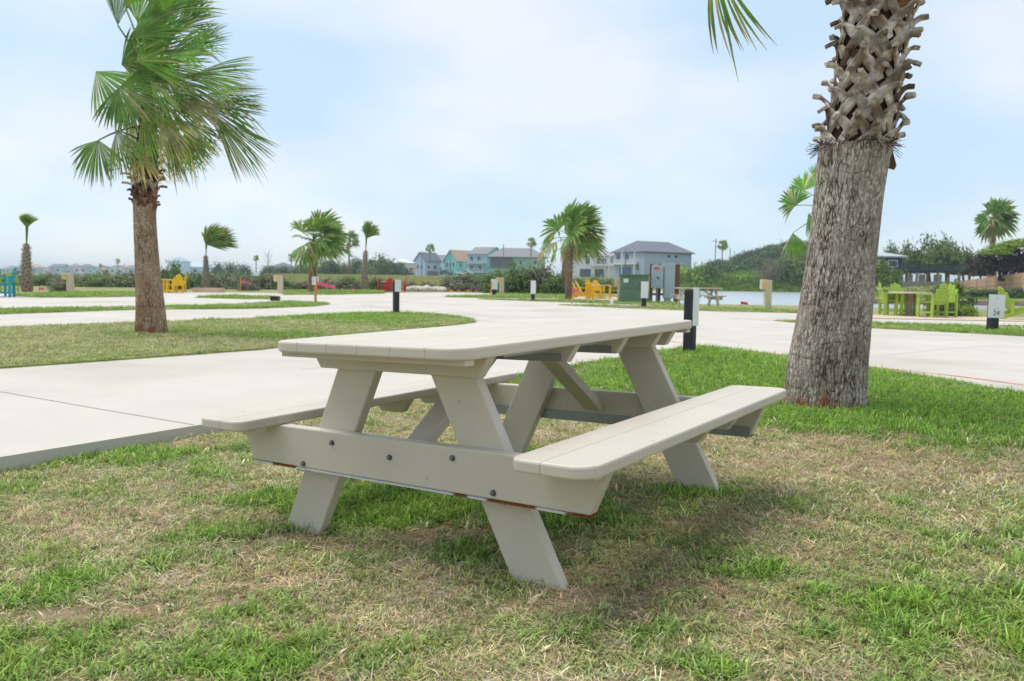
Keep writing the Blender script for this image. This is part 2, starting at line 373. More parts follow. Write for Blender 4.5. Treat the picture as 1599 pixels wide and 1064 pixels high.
def lawn_state(x, y):
    d = .5 + 1.0 * (fbm(x * 1.1 + 3, y * 1.1, 11, 5) - .5) + 1.25 * (fbm(x * 4.2, y * 4.2, 21, 3) - .5) + .7 * (vn(x * 17, y * 17, 25) - .5)
    rag = .45 + 1.1 * fbm(x * 5 + 4, y * 5, 27, 3)
    far_ = sstep(6.0, 9.0, y)
    d = d - .35 * far_
    for px, py, rx, ry, k in GREEN: d = d - .8 * k * rag * blob(x, y, px, py, rx, ry)
    for px, py, rx, ry, k in DRY: d = d + .55 * k * blob(x, y, px, py, rx, ry)
    ba = -.42 + 1.3 * (fbm(x * 2.3, y * 2.3 + 9, 31, 4) - .2) + .6 * (fbm(x * 9, y * 9, 35, 2) - .5) - .5 * far_ - .02
    for px, py, rx, ry, k in BARE: ba = ba + .85 * k * blob(x, y, px, py, rx, ry)
    for px, py, rx, ry, k in GREEN: ba = ba - .8 * k * blob(x, y, px, py, rx, ry)
    return np.clip(d, 0, 1), np.clip(ba, 0, 1)
def inpoly(x, y, P):
    r = np.zeros(x.shape, bool); n = len(P)
    for i in range(n):
        a, c_ = P[i], P[(i + 1) % n]
        if a.y == c_.y: continue
        r ^= ((a.y > y) != (c_.y > y)) & (x < (c_.x - a.x) * (y - a.y) / (c_.y - a.y) + a.x)
    return r
def dpoly(x, y, P, closed=True):
    d = np.full(np.shape(x), 1e9)
    for i in range(len(P) if closed else len(P) - 1):
        a, c_ = P[i], P[(i + 1) % len(P)]; ex, ey = c_.x - a.x, c_.y - a.y
        t_ = np.clip(((x - a.x) * ex + (y - a.y) * ey) / max(ex * ex + ey * ey, 1e-9), 0, 1)
        d = np.minimum(d, np.hypot(x - a.x - t_ * ex, y - a.y - t_ * ey))
    return d
_n = TILT @ Vector((0, 0, 1))
def lawn_z(x, y):
    x = np.asarray(x, float); y = np.asarray(y, float)
    pl = CZ + (-.954 - _n.x * x - _n.y * y) / _n.z
    pl = np.where(pl > .03, .03 + .05 * np.tanh((pl - .03) / .05), pl); pl = np.maximum(pl, -.13)
    d = dpoly(x, y, ring); ins = inpoly(x, y, ring)
    return np.where(ins, np.minimum(pl, -.1), np.minimum(pl, .0 + .05 * d))
nx, ny = 330, 250
lx = np.linspace(-10, 13, nx); ly = np.linspace(-2.5, 14.5, ny); LX, LY = np.meshgrid(lx, ly)
LZ = lawn_z(LX, LY) - .008 + .012 * (fbm(LX * 3, LY * 3, 41, 3)) + .006 * vn(LX * 13, LY * 13, 3)
dd, bb = lawn_state(LX, LY)
lm = bpy.data.meshes.new('lawn')
lm.from_pydata(np.stack([LX, LY, LZ], -1).reshape(-1, 3).tolist(), [], [(j * nx + i, j * nx + i + 1, (j + 1) * nx + i + 1, (j + 1) * nx + i) for j in range(ny - 1) for i in range(nx - 1)])
for k, v in (('dry', dd), ('bare', bb)):
    a = lm.attributes.new(k, 'FLOAT', 'POINT'); a.data.foreach_set('value', v.astype(np.float32).ravel())
lm.polygons.foreach_set('use_smooth', [True] * len(lm.polygons))
mt = bpy.data.materials.new('lawn_thatch'); mt.use_nodes = True
t = mt.node_tree; N = t.nodes; L = t.links; bs = N['Principled BSDF']; bs.inputs['Roughness'].default_value = .95; bs.inputs['Specular IOR Level'].default_value = .15
c = N.new('ShaderNodeTexCoord')
def noise(sc, det=4, vec=None):
    n = N.new('ShaderNodeTexNoise'); n.inputs['Scale'].default_value = sc; n.inputs['Detail'].default_value = det; n.inputs['Roughness'].default_value = .65
    L.new(vec or c.outputs['Object'], n.inputs['Vector']); return n.outputs['Fac']
def mixc(fac, a_, b_):
    mi = N.new('ShaderNodeMix'); mi.data_type = 'RGBA'
    for s_, v in ((0, fac), (6, a_), (7, b_)):
        if hasattr(v, 'links'): L.new(v, mi.inputs[s_])
        else: mi.inputs[s_].default_value = tuple(v) + (1,) if hasattr(v, '__len__') else v
    return mi.outputs[2]
ad = N.new('ShaderNodeAttribute'); ad.attribute_name = 'dry'; ab = N.new('ShaderNodeAttribute'); ab.attribute_name = 'bare'
c1 = mixc(noise(55, 6), lin(104, 100, 56), lin(160, 150, 96)); c2 = mixc(noise(70, 6), lin(140, 116, 84), lin(204, 182, 140)); c3 = mixc(noise(38, 6), lin(104, 80, 66), lin(186, 158, 136))
fin = mixc(ab.outputs['Fac'], mixc(ad.outputs['Fac'], c1, c2), c3)
L.new(fin, bs.inputs['Base Color'])
bp = N.new('ShaderNodeBump'); bp.inputs['Strength'].default_value = .9; bp.inputs['Distance'].default_value = .012
L.new(noise(120, 6), bp.inputs['Height']); L.new(bp.outputs[0], bs.inputs['Normal'])
lm.materials.append(mt)
tag(link('lawn', lm), kind='structure')
# ------------------------------------------------------------------ picnic table
plas = M('beige_board', lin(196, 187, 172), .45, .07, 3.0, bump=.1, bscale=220, rnd=.025, col2=lin(132, 118, 98), fac2=(.69, .80), s2=38, bdist=.002, spec=.45)
galv = M('galvanised', lin(150, 154, 158), .45, .12, 14, metal=.7, spec=.5)
rustm = M('rusty_galvanised', lin(196, 198, 200), .5, .1, 10, col2=lin(120, 62, 26), fac2=(.52, .56), s2=6, metal=.1)
boltm = M('bolt_steel', lin(120, 120, 118), .4, .25, 60, metal=.8)
def rounded(x0, x1, y0, y1, r):          # r: radius at corners (x0y0, x1y0, x1y1, x0y1)
    out = []
    for (cx, cy, sx, sy, rr, a0) in ((x0, y0, 1, 1, r[0], 180), (x1, y0, -1, 1, r[1], 270), (x1, y1, -1, -1, r[2], 0), (x0, y1, 1, -1, r[3], 90)):
        if rr == 0: out.append((cx, cy)); continue
        for k in range(7):
            a = R(a0 + 15 * k); out.append((cx + sx * rr + rr * math.cos(a), cy + sy * rr + rr * math.sin(a)))
    return out
def picnic_table(loc, rz, label, detail=True, mat=None, group=None):
    mat = mat or plas; t = empty('picnic_table', loc, rz); tag(t, label, 'picnic table', group)
    X, Y, Z = (1, 0, 0), (0, 1, 0), (0, 0, 1)
    bv = .007 if detail else 0
    LT, WT, HT, th = .908, .433, .76, .038
    nb = 6; bw = 2 * WT / nb; g = .0007
    end_ = lambda a, c: abs(a.x - c.x) < 1e-4 and abs(a.z - c.z) < 1e-4 and abs(a.x) > .5
    tsel = lambda a, c: end_(a, c) or min(abs(a.y), abs(c.y)) > WT - .078
    bsel = lambda a, c: end_(a, c) or abs(abs(a.y + c.y) / 2 - .7105) > .025
    for i in range(nb):
        y0, y1 = -WT + i * bw + g, -WT + (i + 1) * bw - g
        r = [.075 if i == 0 else 0, .075 if i == 0 else 0, .075 if i == nb - 1 else 0, .075 if i == nb - 1 else 0]
        b = MB(); b.prism(rounded(-LT, LT, y0, y1, r), (0, 0, HT - th), X, Y, (0, 0, th)); b.build('tabletop_board', mat, t, bevel=bv, bsel=tsel)
    for s in (-1, 1):
        for (ya, yb, ri, ro) in ((.598, .7095, .05, 0), (.7115, .868, 0, .07)):
            lo, hi = (ya, yb) if s > 0 else (-yb, -ya)
            r = [ri, ri, ro, ro] if s > 0 else [ro, ro, ri, ri]
            b = MB(); b.prism(rounded(-.926, .926, lo, hi, r), (0, 0, .419), X, Y, (0, 0, .038)); b.build('bench_board', mat, t, bevel=bv, bsel=bsel)
    for e in (-1, 1):                       # ends
        xo, xi = .739 * e, .694 * e
        P = [(-.762, .268), (.762, .268), (.83, .419), (-.83, .419)]
        b = MB(); b.prism(P, (xi, 0, 0), Y, Z, (xo - xi, 0, 0)); b.build('cross_beam', mat, t, bevel=bv * .7)
        for s in (-1, 1):
            P = [(s * .463, -.03), (s * .655, -.03), (s * .285, .715), (s * .093, .715)]
            b = MB(); b.prism(P, (xi * .999, 0, 0), Y, Z, (-.044 * e, 0, 0)); b.build('leg', mat, t, bevel=bv * .7)
        P = [(-.36, .652), (.36, .652), (.405, .7215), (-.405, .7215)]
        b = MB(); b.prism(P, (.738 * e, 0, 0), Y, Z, (-.044 * e, 0, 0)); b.build('bearer', mat, t, bevel=bv * .5)
        b = MB(); b.box(min(.825 * e, .868 * e), max(.825 * e, .868 * e), -.415, .415, .703, .7215); b.build('batten', mat, t, bevel=.002)
        for s in (-1, 1):
            lo, hi = sorted((s * .615, s * .835))
            b = MB(); b.box(min(.79 * e, .84 * e), max(.79 * e, .84 * e), lo, hi, .400, .4185); b.build('bench_batten', mat, t, bevel=.002)
        # brace from the middle bearer to this beam
        b = MB(); b.bar((.17 * e, 0, .69), (.672 * e, 0, .345), .09, .042, (0, 0, 1)); b.build('brace', mat, t, bevel=bv * .5)
        if detail:
            x0, x1 = sorted((.7415 * e, .655 * e))
            b = MB(); b.prism([(-.76, .2605), (.76, .2605), (.762, .2672), (-.762, .2672)], (xi - .001 * e, 0, 0), Y, Z, (.0445 * e + .004 * e, 0, 0)); b.build('angle_strip', rustm, t)
            b = MB(); b.prism([(-.758, .2615), (.758, .2615), (.762, .308), (-.762, .308)], (xi - .003 * e, 0, 0), Y, Z, (-.004 * e, 0, 0)); b.build('angle_strip', galv, t)
            for (yy, zz) in ((.31, .379), (.468, .284), (.026, .356), (-.253, .384), (-.415, .290)):
                b = MB(); n = 12
                b.tube([(xo, yy, zz), (xo + .003 * e, yy, zz)], .0105, n); b.tube([(xo + .002 * e, yy, zz), (xo + .010 * e, yy, zz), (xo + .0115 * e, yy, zz)], [.0075, .0075, .005], 6)
                b.build('bolt', boltm, t)
    for x in (-.19, .21, .55):
        P = [(-.36, .652), (.36, .652), (.405, .7215), (-.405, .7215)]
        b = MB(); b.prism(P, (x, 0, 0), Y, Z, (.042, 0, 0)); b.build('bearer', mat, t, bevel=bv * .5)
        if detail and x < .5:
            b = MB(); b.box(x - .004, x, -.34, .34, .655, .685); b.build('bearer_plate', galv, t)
            b = MB(); b.box(x - .36, x - .06, -.33, -.3, .7, .7215); b.build('tie_bar', galv, t)
    for s in (-1, 1):
        for x in (0.02, .32):
            lo = [(s * .61, .4185), (s * .84, .4185), (s * .79, .355), (s * .66, .355)]
            b = MB(); b.prism(lo, (x, 0, 0), Y, Z, (.04, 0, 0)); b.build('bench_support', mat, t, bevel=bv * .4)
    return t
_ty = R(34.5697)
def table_loc():
    a = math.pi / 2 - _ty; x, y = 2.7944, 1.9119
    return (x * math.cos(a) - y * math.sin(a), x * math.sin(a) + y * math.cos(a), 0), a
_l, _a = table_loc()
_T = picnic_table(_l, _a, 'large beige picnic table with two attached benches standing on the patchy lawn')
_l = TILT @ (Vector(_l) - Vector((0, 0, .954))) + Vector((0, 0, CZ))
_T.location = _l; _T.rotation_euler = (TILT @ Euler((0, 0, _a)).to_matrix()).to_euler()
# ------------------------------------------------------------------ palms
WIND = Vector((1, .12, 0)).normalized()
palm_leaf = leafmat('palm_leaf', lin(112, 158, 58), lin(212, 188, 140), .35, .35)
palm_leaf_far = leafmat('palm_leaf_far', lin(112, 152, 62), lin(192, 170, 122), .3, .2)
boot_m = M('leaf_base_wood', lin(126, 108, 93), .85, .5, 14, bump=.8, bscale=70, col2=lin(196, 186, 176), fac2=(.42, .6), s2=9, rnd=.22, bdist=.006, spec=.2)
boot_d = M('leaf_base_dark', lin(98, 76, 62), .9, .35, 8, bump=.5, bscale=40, col2=lin(150, 98, 70), fac2=(.5, .65), s2=4, rnd=.2, spec=.2)
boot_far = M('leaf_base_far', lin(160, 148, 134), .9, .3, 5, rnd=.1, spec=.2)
fibre_m = M('palm_fibre', lin(80, 55, 40), .95, .4, 20, rnd=.1, spec=.1)

def barkmat(name, c_lo, c_hi, c_crack, c_pale, ring=9., sc=1., foot=None):
    mt = bpy.data.materials.new(name); mt.use_nodes = True; t = mt.node_tree; N = t.nodes; L = t.links; bs = N['Principled BSDF']
    bs.inputs['Roughness'].default_value = .92; bs.inputs['Specular IOR Level'].default_value = .15
    c = N.new('ShaderNodeTexCoord')
    def noi(s, st, det=6, ro=.6):
        mp = N.new('ShaderNodeMapping'); mp.inputs['Scale'].default_value = st; L.new(c.outputs['Object'], mp.inputs[0])
        n = N.new('ShaderNodeTexNoise'); n.inputs['Scale'].default_value = s; n.inputs['Detail'].default_value = det; n.inputs['Roughness'].default_value = ro
        L.new(mp.outputs[0], n.inputs['Vector']); return n.outputs['Fac']
    def rng(v, a, b_, lo=0, hi=1):
        m_ = N.new('ShaderNodeMapRange'); L.new(v, m_.inputs[0])
        for i, q in enumerate((a, b_, lo, hi)): m_.inputs[i + 1].default_value = q
        return m_.outputs[0]
    def mixc(f, a, b_):
        mi = N.new('ShaderNodeMix'); mi.data_type = 'RGBA'; L.new(f, mi.inputs[0])
        for s_, v in ((6, a), (7, b_)):
            if hasattr(v, 'links'): L.new(v, mi.inputs[s_])
            else: mi.inputs[s_].default_value = tuple(v) + (1,)
        return mi.outputs[2]
    big = rng(noi(2.2 * sc, (1, 1, 1.4)), .38, .62)
    fine = rng(noi(26 * sc, (1, 1, .28), 8, .7), .42, .62)
    pale = rng(noi(60 * sc, (1, 1, .45), 8, .8), .50, .56)
    patch = rng(noi(3.5 * sc, (1, 1, 1)), .36, .56)
    mu = N.new('ShaderNodeMath'); mu.operation = 'MULTIPLY'; L.new(pale, mu.inputs[0]); L.new(patch, mu.inputs[1])
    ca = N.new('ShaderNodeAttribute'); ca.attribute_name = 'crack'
    base = mixc(fine, mixc(big, c_lo, c_hi), [v * .72 for v in c_lo])
    base = mixc(mu.outputs[0], base, c_pale)
    if foot:                                     # reddish roots and soil splash at the foot
        sx = N.new('ShaderNodeSeparateXYZ'); L.new(c.outputs['Object'], sx.inputs[0])
        ad = N.new('ShaderNodeMath'); ad.operation = 'ADD'; L.new(sx.outputs['Z'], ad.inputs[0]); L.new(rng(noi(7, (1, 1, .4)), .3, .7, -.16, .10), ad.inputs[1])
        base = mixc(rng(ad.outputs[0], .13, .02), base, foot)
    base = mixc(ca.outputs['Fac'], base, c_crack)  # fissures: the bark's own dark tone, with some shade put into the colour
    L.new(base, bs.inputs['Base Color'])
    bp = N.new('ShaderNodeBump'); bp.inputs['Strength'].default_value = .8; bp.inputs['Distance'].default_value = .012
    L.new(noi(40 * sc, (1, 1, .3), 8, .7), bp.inputs['Height']); L.new(bp.outputs[0], bs.inputs['Normal'])
    return mt
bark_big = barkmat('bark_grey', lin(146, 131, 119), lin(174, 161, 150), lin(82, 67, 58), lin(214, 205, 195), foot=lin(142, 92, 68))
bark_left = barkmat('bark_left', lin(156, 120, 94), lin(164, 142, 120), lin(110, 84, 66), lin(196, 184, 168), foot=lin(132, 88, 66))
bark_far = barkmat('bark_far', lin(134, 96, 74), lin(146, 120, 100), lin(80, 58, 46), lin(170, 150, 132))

def trunk(name, axis, rad, mat, parent, n=24, dz=.1, crack=0., seed=0, cs=1.):
    """trunk along axis [(x,y,z)...] with radii, cracked bark relief"""
    A = np.array([tuple(p) for p in axis]); Z = A[:, 2]; rows = max(6, int((Z[-1] - Z[0]) / dz))
    zz = np.linspace(Z[0], Z[-1], rows + 1); ax = np.interp(zz, Z, A[:, 0]); ay = np.interp(zz, Z, A[:, 1]); rr = np.interp(zz, Z, rad)
    # soften the piecewise radius / axis
    for arr in (ax, ay, rr):
        k = max(1, rows // 14)
        sm = np.convolve(np.pad(arr, k, mode='edge'), np.ones(2 * k + 1) / (2 * k + 1), 'valid'); arr[1:-1] = sm[1:-1]
    th = np.linspace(0, 2 * np.pi, n, endpoint=False); T, ZZ = np.meshgrid(th, zz)
    cx, sx = np.cos(T), np.sin(T)
    def cyl(f, fz, sd, oc=3):   # seamless noise around the trunk: blend two copies
        w_ = T / (2 * np.pi); a = fbm(w_ * f + 7, ZZ * fz, sd, oc); b_ = fbm((w_ - 1) * f + 7, ZZ * fz, sd, oc); return a * (1 - w_) + b_ * w_
    r0 = np.interp(ZZ, zz, rr) * (1 + .05 * (cyl(5, 1.2, seed) - .5))
    cr = np.zeros_like(T)
    if crack:
        nz = .6 * cyl(92 * cs, 8, seed + 3, 1) + .4 * cyl(150 * cs, 22, seed + 4, 1); n3 = .55 * cyl(64 * cs, 6, seed + 6, 1) + .45 * cyl(130 * cs, 17, seed + 7, 1)
        v = np.maximum(1 - sstep(.012, .045, np.abs(nz - .52)), 1 - sstep(.01, .04, np.abs(n3 - .5))) * (.35 + .65 * sstep(.32, .6, cyl(9 * cs, 3, seed + 5, 3)))
        h = (1 - sstep(.0, .16, np.abs(((ZZ * 11 + (cyl(4, 1.5, seed + 9) - .5) * 3.5) % 1) - .5) * 2)) * sstep(.52, .66, cyl(11, 10, seed + 11, 2))
        cr = np.clip(v + .6 * h, 0, 1)
        rough = (cyl(60, 40, seed + 20, 3) - .5)
        r0 = r0 - crack * cr + crack * .9 * rough
    b = MB()
    X = np.interp(ZZ, zz, ax) + r0 * cx; Yv = np.interp(ZZ, zz, ay) + r0 * sx
    b.v = np.stack([X, Yv, ZZ], -1).reshape(-1, 3).tolist()
    b.f = [(i * n + k, i * n + (k + 1) % n, (i + 1) * n + (k + 1) % n, (i + 1) * n + k) for i in range(rows) for k in range(n)]
    b.f.append(tuple(rows * n + k for k in range(n)))
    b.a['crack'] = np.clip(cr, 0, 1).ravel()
    return b.build(name, mat, parent, smooth=True, fix=False)

def boot(b, C, Rr, th, z, size, rng, stub=1., lean=0):
    """split leaf base: two arms that wrap the stem and meet in a cut stub standing off it"""
    def on(t, zz, r): c = C(zz); return Vector((c.x + math.cos(t) * r, c.y + math.sin(t) * r, zz))
    dt = size * .95 / Rr; dz = size * 1.05
    tip_r = Rr + size * (.55 + .75 * stub); tz = z + size * (.25 + .2 * rng.random()) - size * lean
    tw = rng.uniform(-.25, .25) * dt
    node = (th + tw * .4, z + size * .02, Rr + size * .30)
    for s in (-1, 1):
        ln = rng.uniform(.85, 1.15)
        K = [(th + s * dt * ln, z - dz * ln, Rr - size * .02, .25), (th + s * dt * .62 * ln, z - dz * .55 * ln, Rr + size * .12, .29), (th + s * dt * .25, z - dz * .16, Rr + size * .22, .27),
             (th + tw * .4 + s * dt * .06, z + size * .12, Rr + size * .38, .20), (th + tw + s * dt * .02, (z + tz) / 2 + size * .14, (Rr + tip_r) / 2 + size * .12, .17), (th + tw, tz, tip_r, .14)]
        vs = []
        for i, (t, zz, r, wd) in enumerate(K):
            p = on(t, zz, r); q = on(*K[min(i + 1, 5)][:3]) if i < 5 else p + (p - on(*K[i - 1][:3]))
            d = (q - p).normalized(); out = Vector((math.cos(t), math.sin(t), .0)); sd_ = d.cross(out)
            if sd_.length < .05: sd_ = Vector((-out.y, out.x, 0))
            sd_.normalize(); nn = sd_.cross(d).normalized()
            if nn.dot(out) < 0 and i < 4: nn = -nn
            w_ = wd * size; th_ = size * (.065 if i < 4 else .11)
            vs += [p - sd_ * w_ - nn * th_ * .6, p - sd_ * w_ * .6 + nn * th_, p + sd_ * w_ * .6 + nn * th_, p + sd_ * w_ - nn * th_ * .6]
        fs = [(i * 4 + k, i * 4 + (k + 1) % 4, i * 4 + 4 + (k + 1) % 4, i * 4 + 4 + k) for i in range(5) for k in range(4)] + [(3, 2, 1, 0), (20, 21, 22, 23)]
        b.add(vs, fs)

def frond(b, base, hub, axis, normal, Rb, span, nseg=30, rows=7, droop=.25, wind=.2, rng=random, dry=0., pet=.018, tipdry=.5):
    """fan leaf: petiole base->hub, folded segments spread about axis in the plane square to normal"""
    base, hub, axis, normal = Vector(base), Vector(hub), Vector(axis).normalized(), Vector(normal)
    normal = (normal - axis * normal.dot(axis)).normalized(); side = axis.cross(normal)
    dl = b.a.setdefault('dry', [])
    def pad(v): dl.extend([v] * (len(b.v) - len(dl)))
    if (hub - base).length > .02:
        mid = (base + hub) / 2 + Vector((0, 0, 1)) * (hub - base).length * .12
        pts = [base * (1 - t) ** 2 + mid * 2 * t * (1 - t) + hub * t * t for t in (0, .25, .5, .75, 1)]
        b.tube(pts, [pet * 1.5, pet * 1.2, pet, pet * .9, pet * .8], 5); pad(min(1, dry + .25))
    da = span / nseg
    cup = rng.uniform(.05, .25)
    for i in range(nseg):
        a = -span + (2 * i + 1) * da + rng.uniform(-.02, .02)
        d0 = axis * math.cos(a) + side * math.sin(a)
        Ls = Rb * (.70 + .30 * math.cos(a * .75)) * rng.uniform(.9, 1.06)
        dr = droop * rng.uniform(.5, 1.5); wi = wind * rng.uniform(.7, 1.3); kink = rng.random() < .12
        pn = normal.cross(d0).normalized(); seg_dry = dry + (rng.uniform(.2, .8) if rng.random() < .12 else 0)
        base_i = len(b.v); split = .68
        for j in range(rows + 1):
            s = j / rows
            p = hub + d0 * (Ls * s) + normal * (cup * Ls * s * (1 - .3 * s)) + Vector((0, 0, -1)) * (dr * Ls * (s ** 2.6)) + WIND * (wi * Ls * s * s)
            if kink and s > .6: p += Vector((0, 0, -1)) * Ls * (s - .6) * .7
            w_ = Ls * s * math.tan(da) if s <= split else Ls * split * math.tan(da) * max(.04, (1 - (s - split) / (1 - split)) ** .6)
            w_ = max(w_, .0012)
            rd = normal * w_ * .55
            b.v += [tuple(p - pn * w_ - rd * .4), tuple(p + rd), tuple(p + pn * w_ - rd * .4)]
            dv = seg_dry + tipdry * max(0, (s - .78) / .22) ** 1.5 + (.10 if s < .15 else 0)
            dl.extend([min(1, dv)] * 3)
        for j in range(rows):
            o = base_i + j * 3
            b.f += [(o, o + 1, o + 4, o + 3), (o + 1, o + 2, o + 5, o + 4)]

def crown_random(parent, C, n, plen, Rb, rng, wind=.5, mat=None, nseg=18, rows=5, low=-.7, skirt=0, pet=.02, z_spread=.5):
    mat = mat or palm_leaf
    for i in range(n):
        f = (i + .5) / n; az = i * 2.39996 + rng.uniform(-.3, .3); el = 1.35 - (1.35 - low) * f ** .9 + rng.uniform(-.12, .12)
        d = Vector((math.cos(az) * math.cos(el), math.sin(az) * math.cos(el), math.sin(el))) + WIND * wind * rng.uniform(.6, 1.2)
        d.normalize(); L_ = plen * rng.uniform(.75, 1.15)
        base = C - Vector((0, 0, 1)) * z_spread * f; hub = base + d * L_ + Vector((0, 0, -.12 * L_))
        ax = (d + WIND * wind * .8 + Vector((0, 0, -.05 - .35 * f))).normalized()
        nm = Vector((0, 0, 1)) * .55 + Vector((rng.uniform(-.6, .5), rng.uniform(-1.1, .3), 0))
        b = MB(); frond(b, base, hub, ax, nm, Rb * rng.uniform(.85, 1.1), rng.uniform(1.05, 1.6), nseg, rows, (.10 + .28 * f), wind * .25, rng, dry=.55 * max(0, f - .72) * 3 * rng.random(), pet=pet)
        b.build('frond', mat, parent, fix=False)
    for i in range(skirt):
        az = i * 2.4 + rng.random(); d = Vector((math.cos(az), math.sin(az), -1.9)).normalized(); base = C - Vector((0, 0, 1)) * z_spread
        hub = base + d * plen * .45; b = MB(); frond(b, base, hub, d + Vector((0, 0, -.6)), Vector((math.cos(az), math.sin(az), .4)), Rb * .62, .6, nseg, rows, .4, wind * .2, rng, dry=1., pet=pet)
        b.build('dead_frond', mat, parent, fix=False)

def axis_fn(A):
    Z = [p[2] for p in A]; xs = [p[0] for p in A]; ys = [p[1] for p in A]
    return lambda z: Vector((float(np.interp(z, Z, xs)), float(np.interp(z, Z, ys)), z))

# ---- big palm beside the table (trunk runs up out of the picture)
Y2 = 6.05
b0 = W(1284, 664, Y2)
prof = [(1282, 672, 69), (1284, 655, 66), (1288, 620, 61.5), (1291, 571, 60), (1299, 520, 57), (1305, 473, 54), (1311, 420, 52), (1317, 375, 50.5), (1325, 302, 50.5), (1335, 229, 53), (1342, 200, 52), (1352, 141, 50), (1361, 85, 49), (1369, 28, 50), (1374, -60, 52), (1378, -160, 50), (1380, -260, 40)]
r_ = empty('palm_tree', (b0.x, b0.y, 0)); tag(r_, 'tall palm with thick grey trunk and criss-cross leaf bases beside the beige picnic table', 'palm tree')
ax2 = [W(x, y, Y2) - Vector((b0.x, b0.y, 0)) for x, y, w_ in prof]; ax2[0].z = -.12
rd2 = [w_ * Y2 / FPX for x, y, w_ in prof]
zb = ax2[9].z
kk = 10
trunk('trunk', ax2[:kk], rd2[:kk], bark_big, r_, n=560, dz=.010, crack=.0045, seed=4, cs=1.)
trunk('inner_stem', ax2[kk - 2:], [q * .8 for q in rd2[kk - 2:]], fibre_m, r_, n=24, dz=.1)
rng = random.Random(8); C2 = axis_fn(ax2); zs = [p.z for p in ax2]
z = zb + .03; i = 0; ztop = ax2[-2].z + .05
while z < ztop:
    Rr = float(np.interp(z, zs, rd2)) * .88; th = i * 2.39996 * 1.0 + rng.uniform(-.12, .12)
    b = MB(); boot(b, C2, Rr, th, z, rng.uniform(.115, .145), rng, stub=rng.uniform(.15, .7), lean=rng.choice([-.1, .1, .3, .55]))
    b.build('leaf_base', boot_m if rng.random() > .12 else boot_d, r_, bevel=0)
    z += .0135; i += 1
b = MB()                                        # ragged fibre collar
for k in range(240):
    t = rng.uniform(0, 6.283); c = C2(zb + rng.uniform(-.01, .05)); Rr = float(np.interp(zb, zs, rd2)) * .97
    p = c + Vector((math.cos(t), math.sin(t), 0)) * Rr; l = rng.uniform(.03, .12)
    d = Vector((math.cos(t + rng.uniform(-.5, .5)), math.sin(t), rng.uniform(-1.2, .3))).normalized()
    b.bar(p, p + d * l, .004, .002)
tag(b.build('fibre_collar', fibre_m, r_), kind='stuff')
b = MB(); c = C2(zb - .14); p = c + Vector((.215, -.06, .02))  # strip of old sheath hanging off the right side
b.prism([(0, .12), (.035, .13), (.085, -.02), (.07, -.05), (.03, -.04)], p, (1, .1, 0), (0, 0, 1), (0, .014, 0)); b.build('sheath_strip', boot_d, r_)
ctop = ax2[-1]
rngf = random.Random(31)
crown_random(r_, Vector(ctop) + Vector((0, 0, .1)), 22, 1.15, .95, rngf, .35, palm_leaf, nseg=30, rows=6, low=.3, pet=.02, z_spread=.45)
hub = W(1116, -70, 5.6) - Vector((b0.x, b0.y, 0))
b = MB(); frond(b, ctop - Vector((0, 0, .4)), hub, (.12, 0, -1), (-.3, -1, .1), .6, .34, 16, 7, .05, .25, rngf, .1, tipdry=.9); b.build('frond', palm_leaf, r_, fix=False)

# ---- left palm on the grass island
Y1 = W(236, 521, 10).y; gp = G(236, 521, ZL); Y1 = gp.y + .2
prof = [(236, 524, 25.5), (236, 512, 23.5), (235, 480, 21.5), (231, 430, 18.5), (228, 380, 17), (226, 340, 16.2), (226, 310, 17), (226, 285, 20), (226, 262, 19), (228, 235, 18), (230, 190, 15), (233, 130, 9)]
l0 = W(236, 522, Y1); r_ = empty('palm_tree', (l0.x, l0.y, ZL)); tag(r_, 'windblown fan palm with full green crown and brown trunk on the grass island', 'palm tree')
O1 = Vector((l0.x, l0.y, ZL))
ax1 = [W(x, y, Y1) - O1 for x, y, w_ in prof]; rd1 = [w_ * Y1 / FPX for x, y, w_ in prof]
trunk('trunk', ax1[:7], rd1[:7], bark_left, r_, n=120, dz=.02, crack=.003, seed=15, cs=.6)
trunk('inner_stem', ax1[5:], [q * .8 for q in rd1[5:]], fibre_m, r_, n=16, dz=.12)
C1 = axis_fn(ax1); zs = [p.z for p in ax1]; rng = random.Random(5); z = ax1[6].z - .12; i = 0
while z < ax1[9].z + .1:
    Rr = float(np.interp(z, zs, rd1)) * .84; th = i * 2.39996
    b = MB(); boot(b, C1, Rr, th, z, rng.uniform(.115, .14), rng, stub=rng.uniform(.5, 1.5) if z > ax1[6].z + .15 else .2, lean=rng.uniform(0, .3))
    b.build('leaf_base', (boot_m if rng.random() > .25 else boot_d) if z > ax1[6].z + .12 else boot_d, r_)
    z += .019; i += 1
def px_dir(deg, dy=0.): return (RI * math.cos(R(deg)) + UP * math.sin(R(deg)) + Vector((0, dy, 0))).normalized()
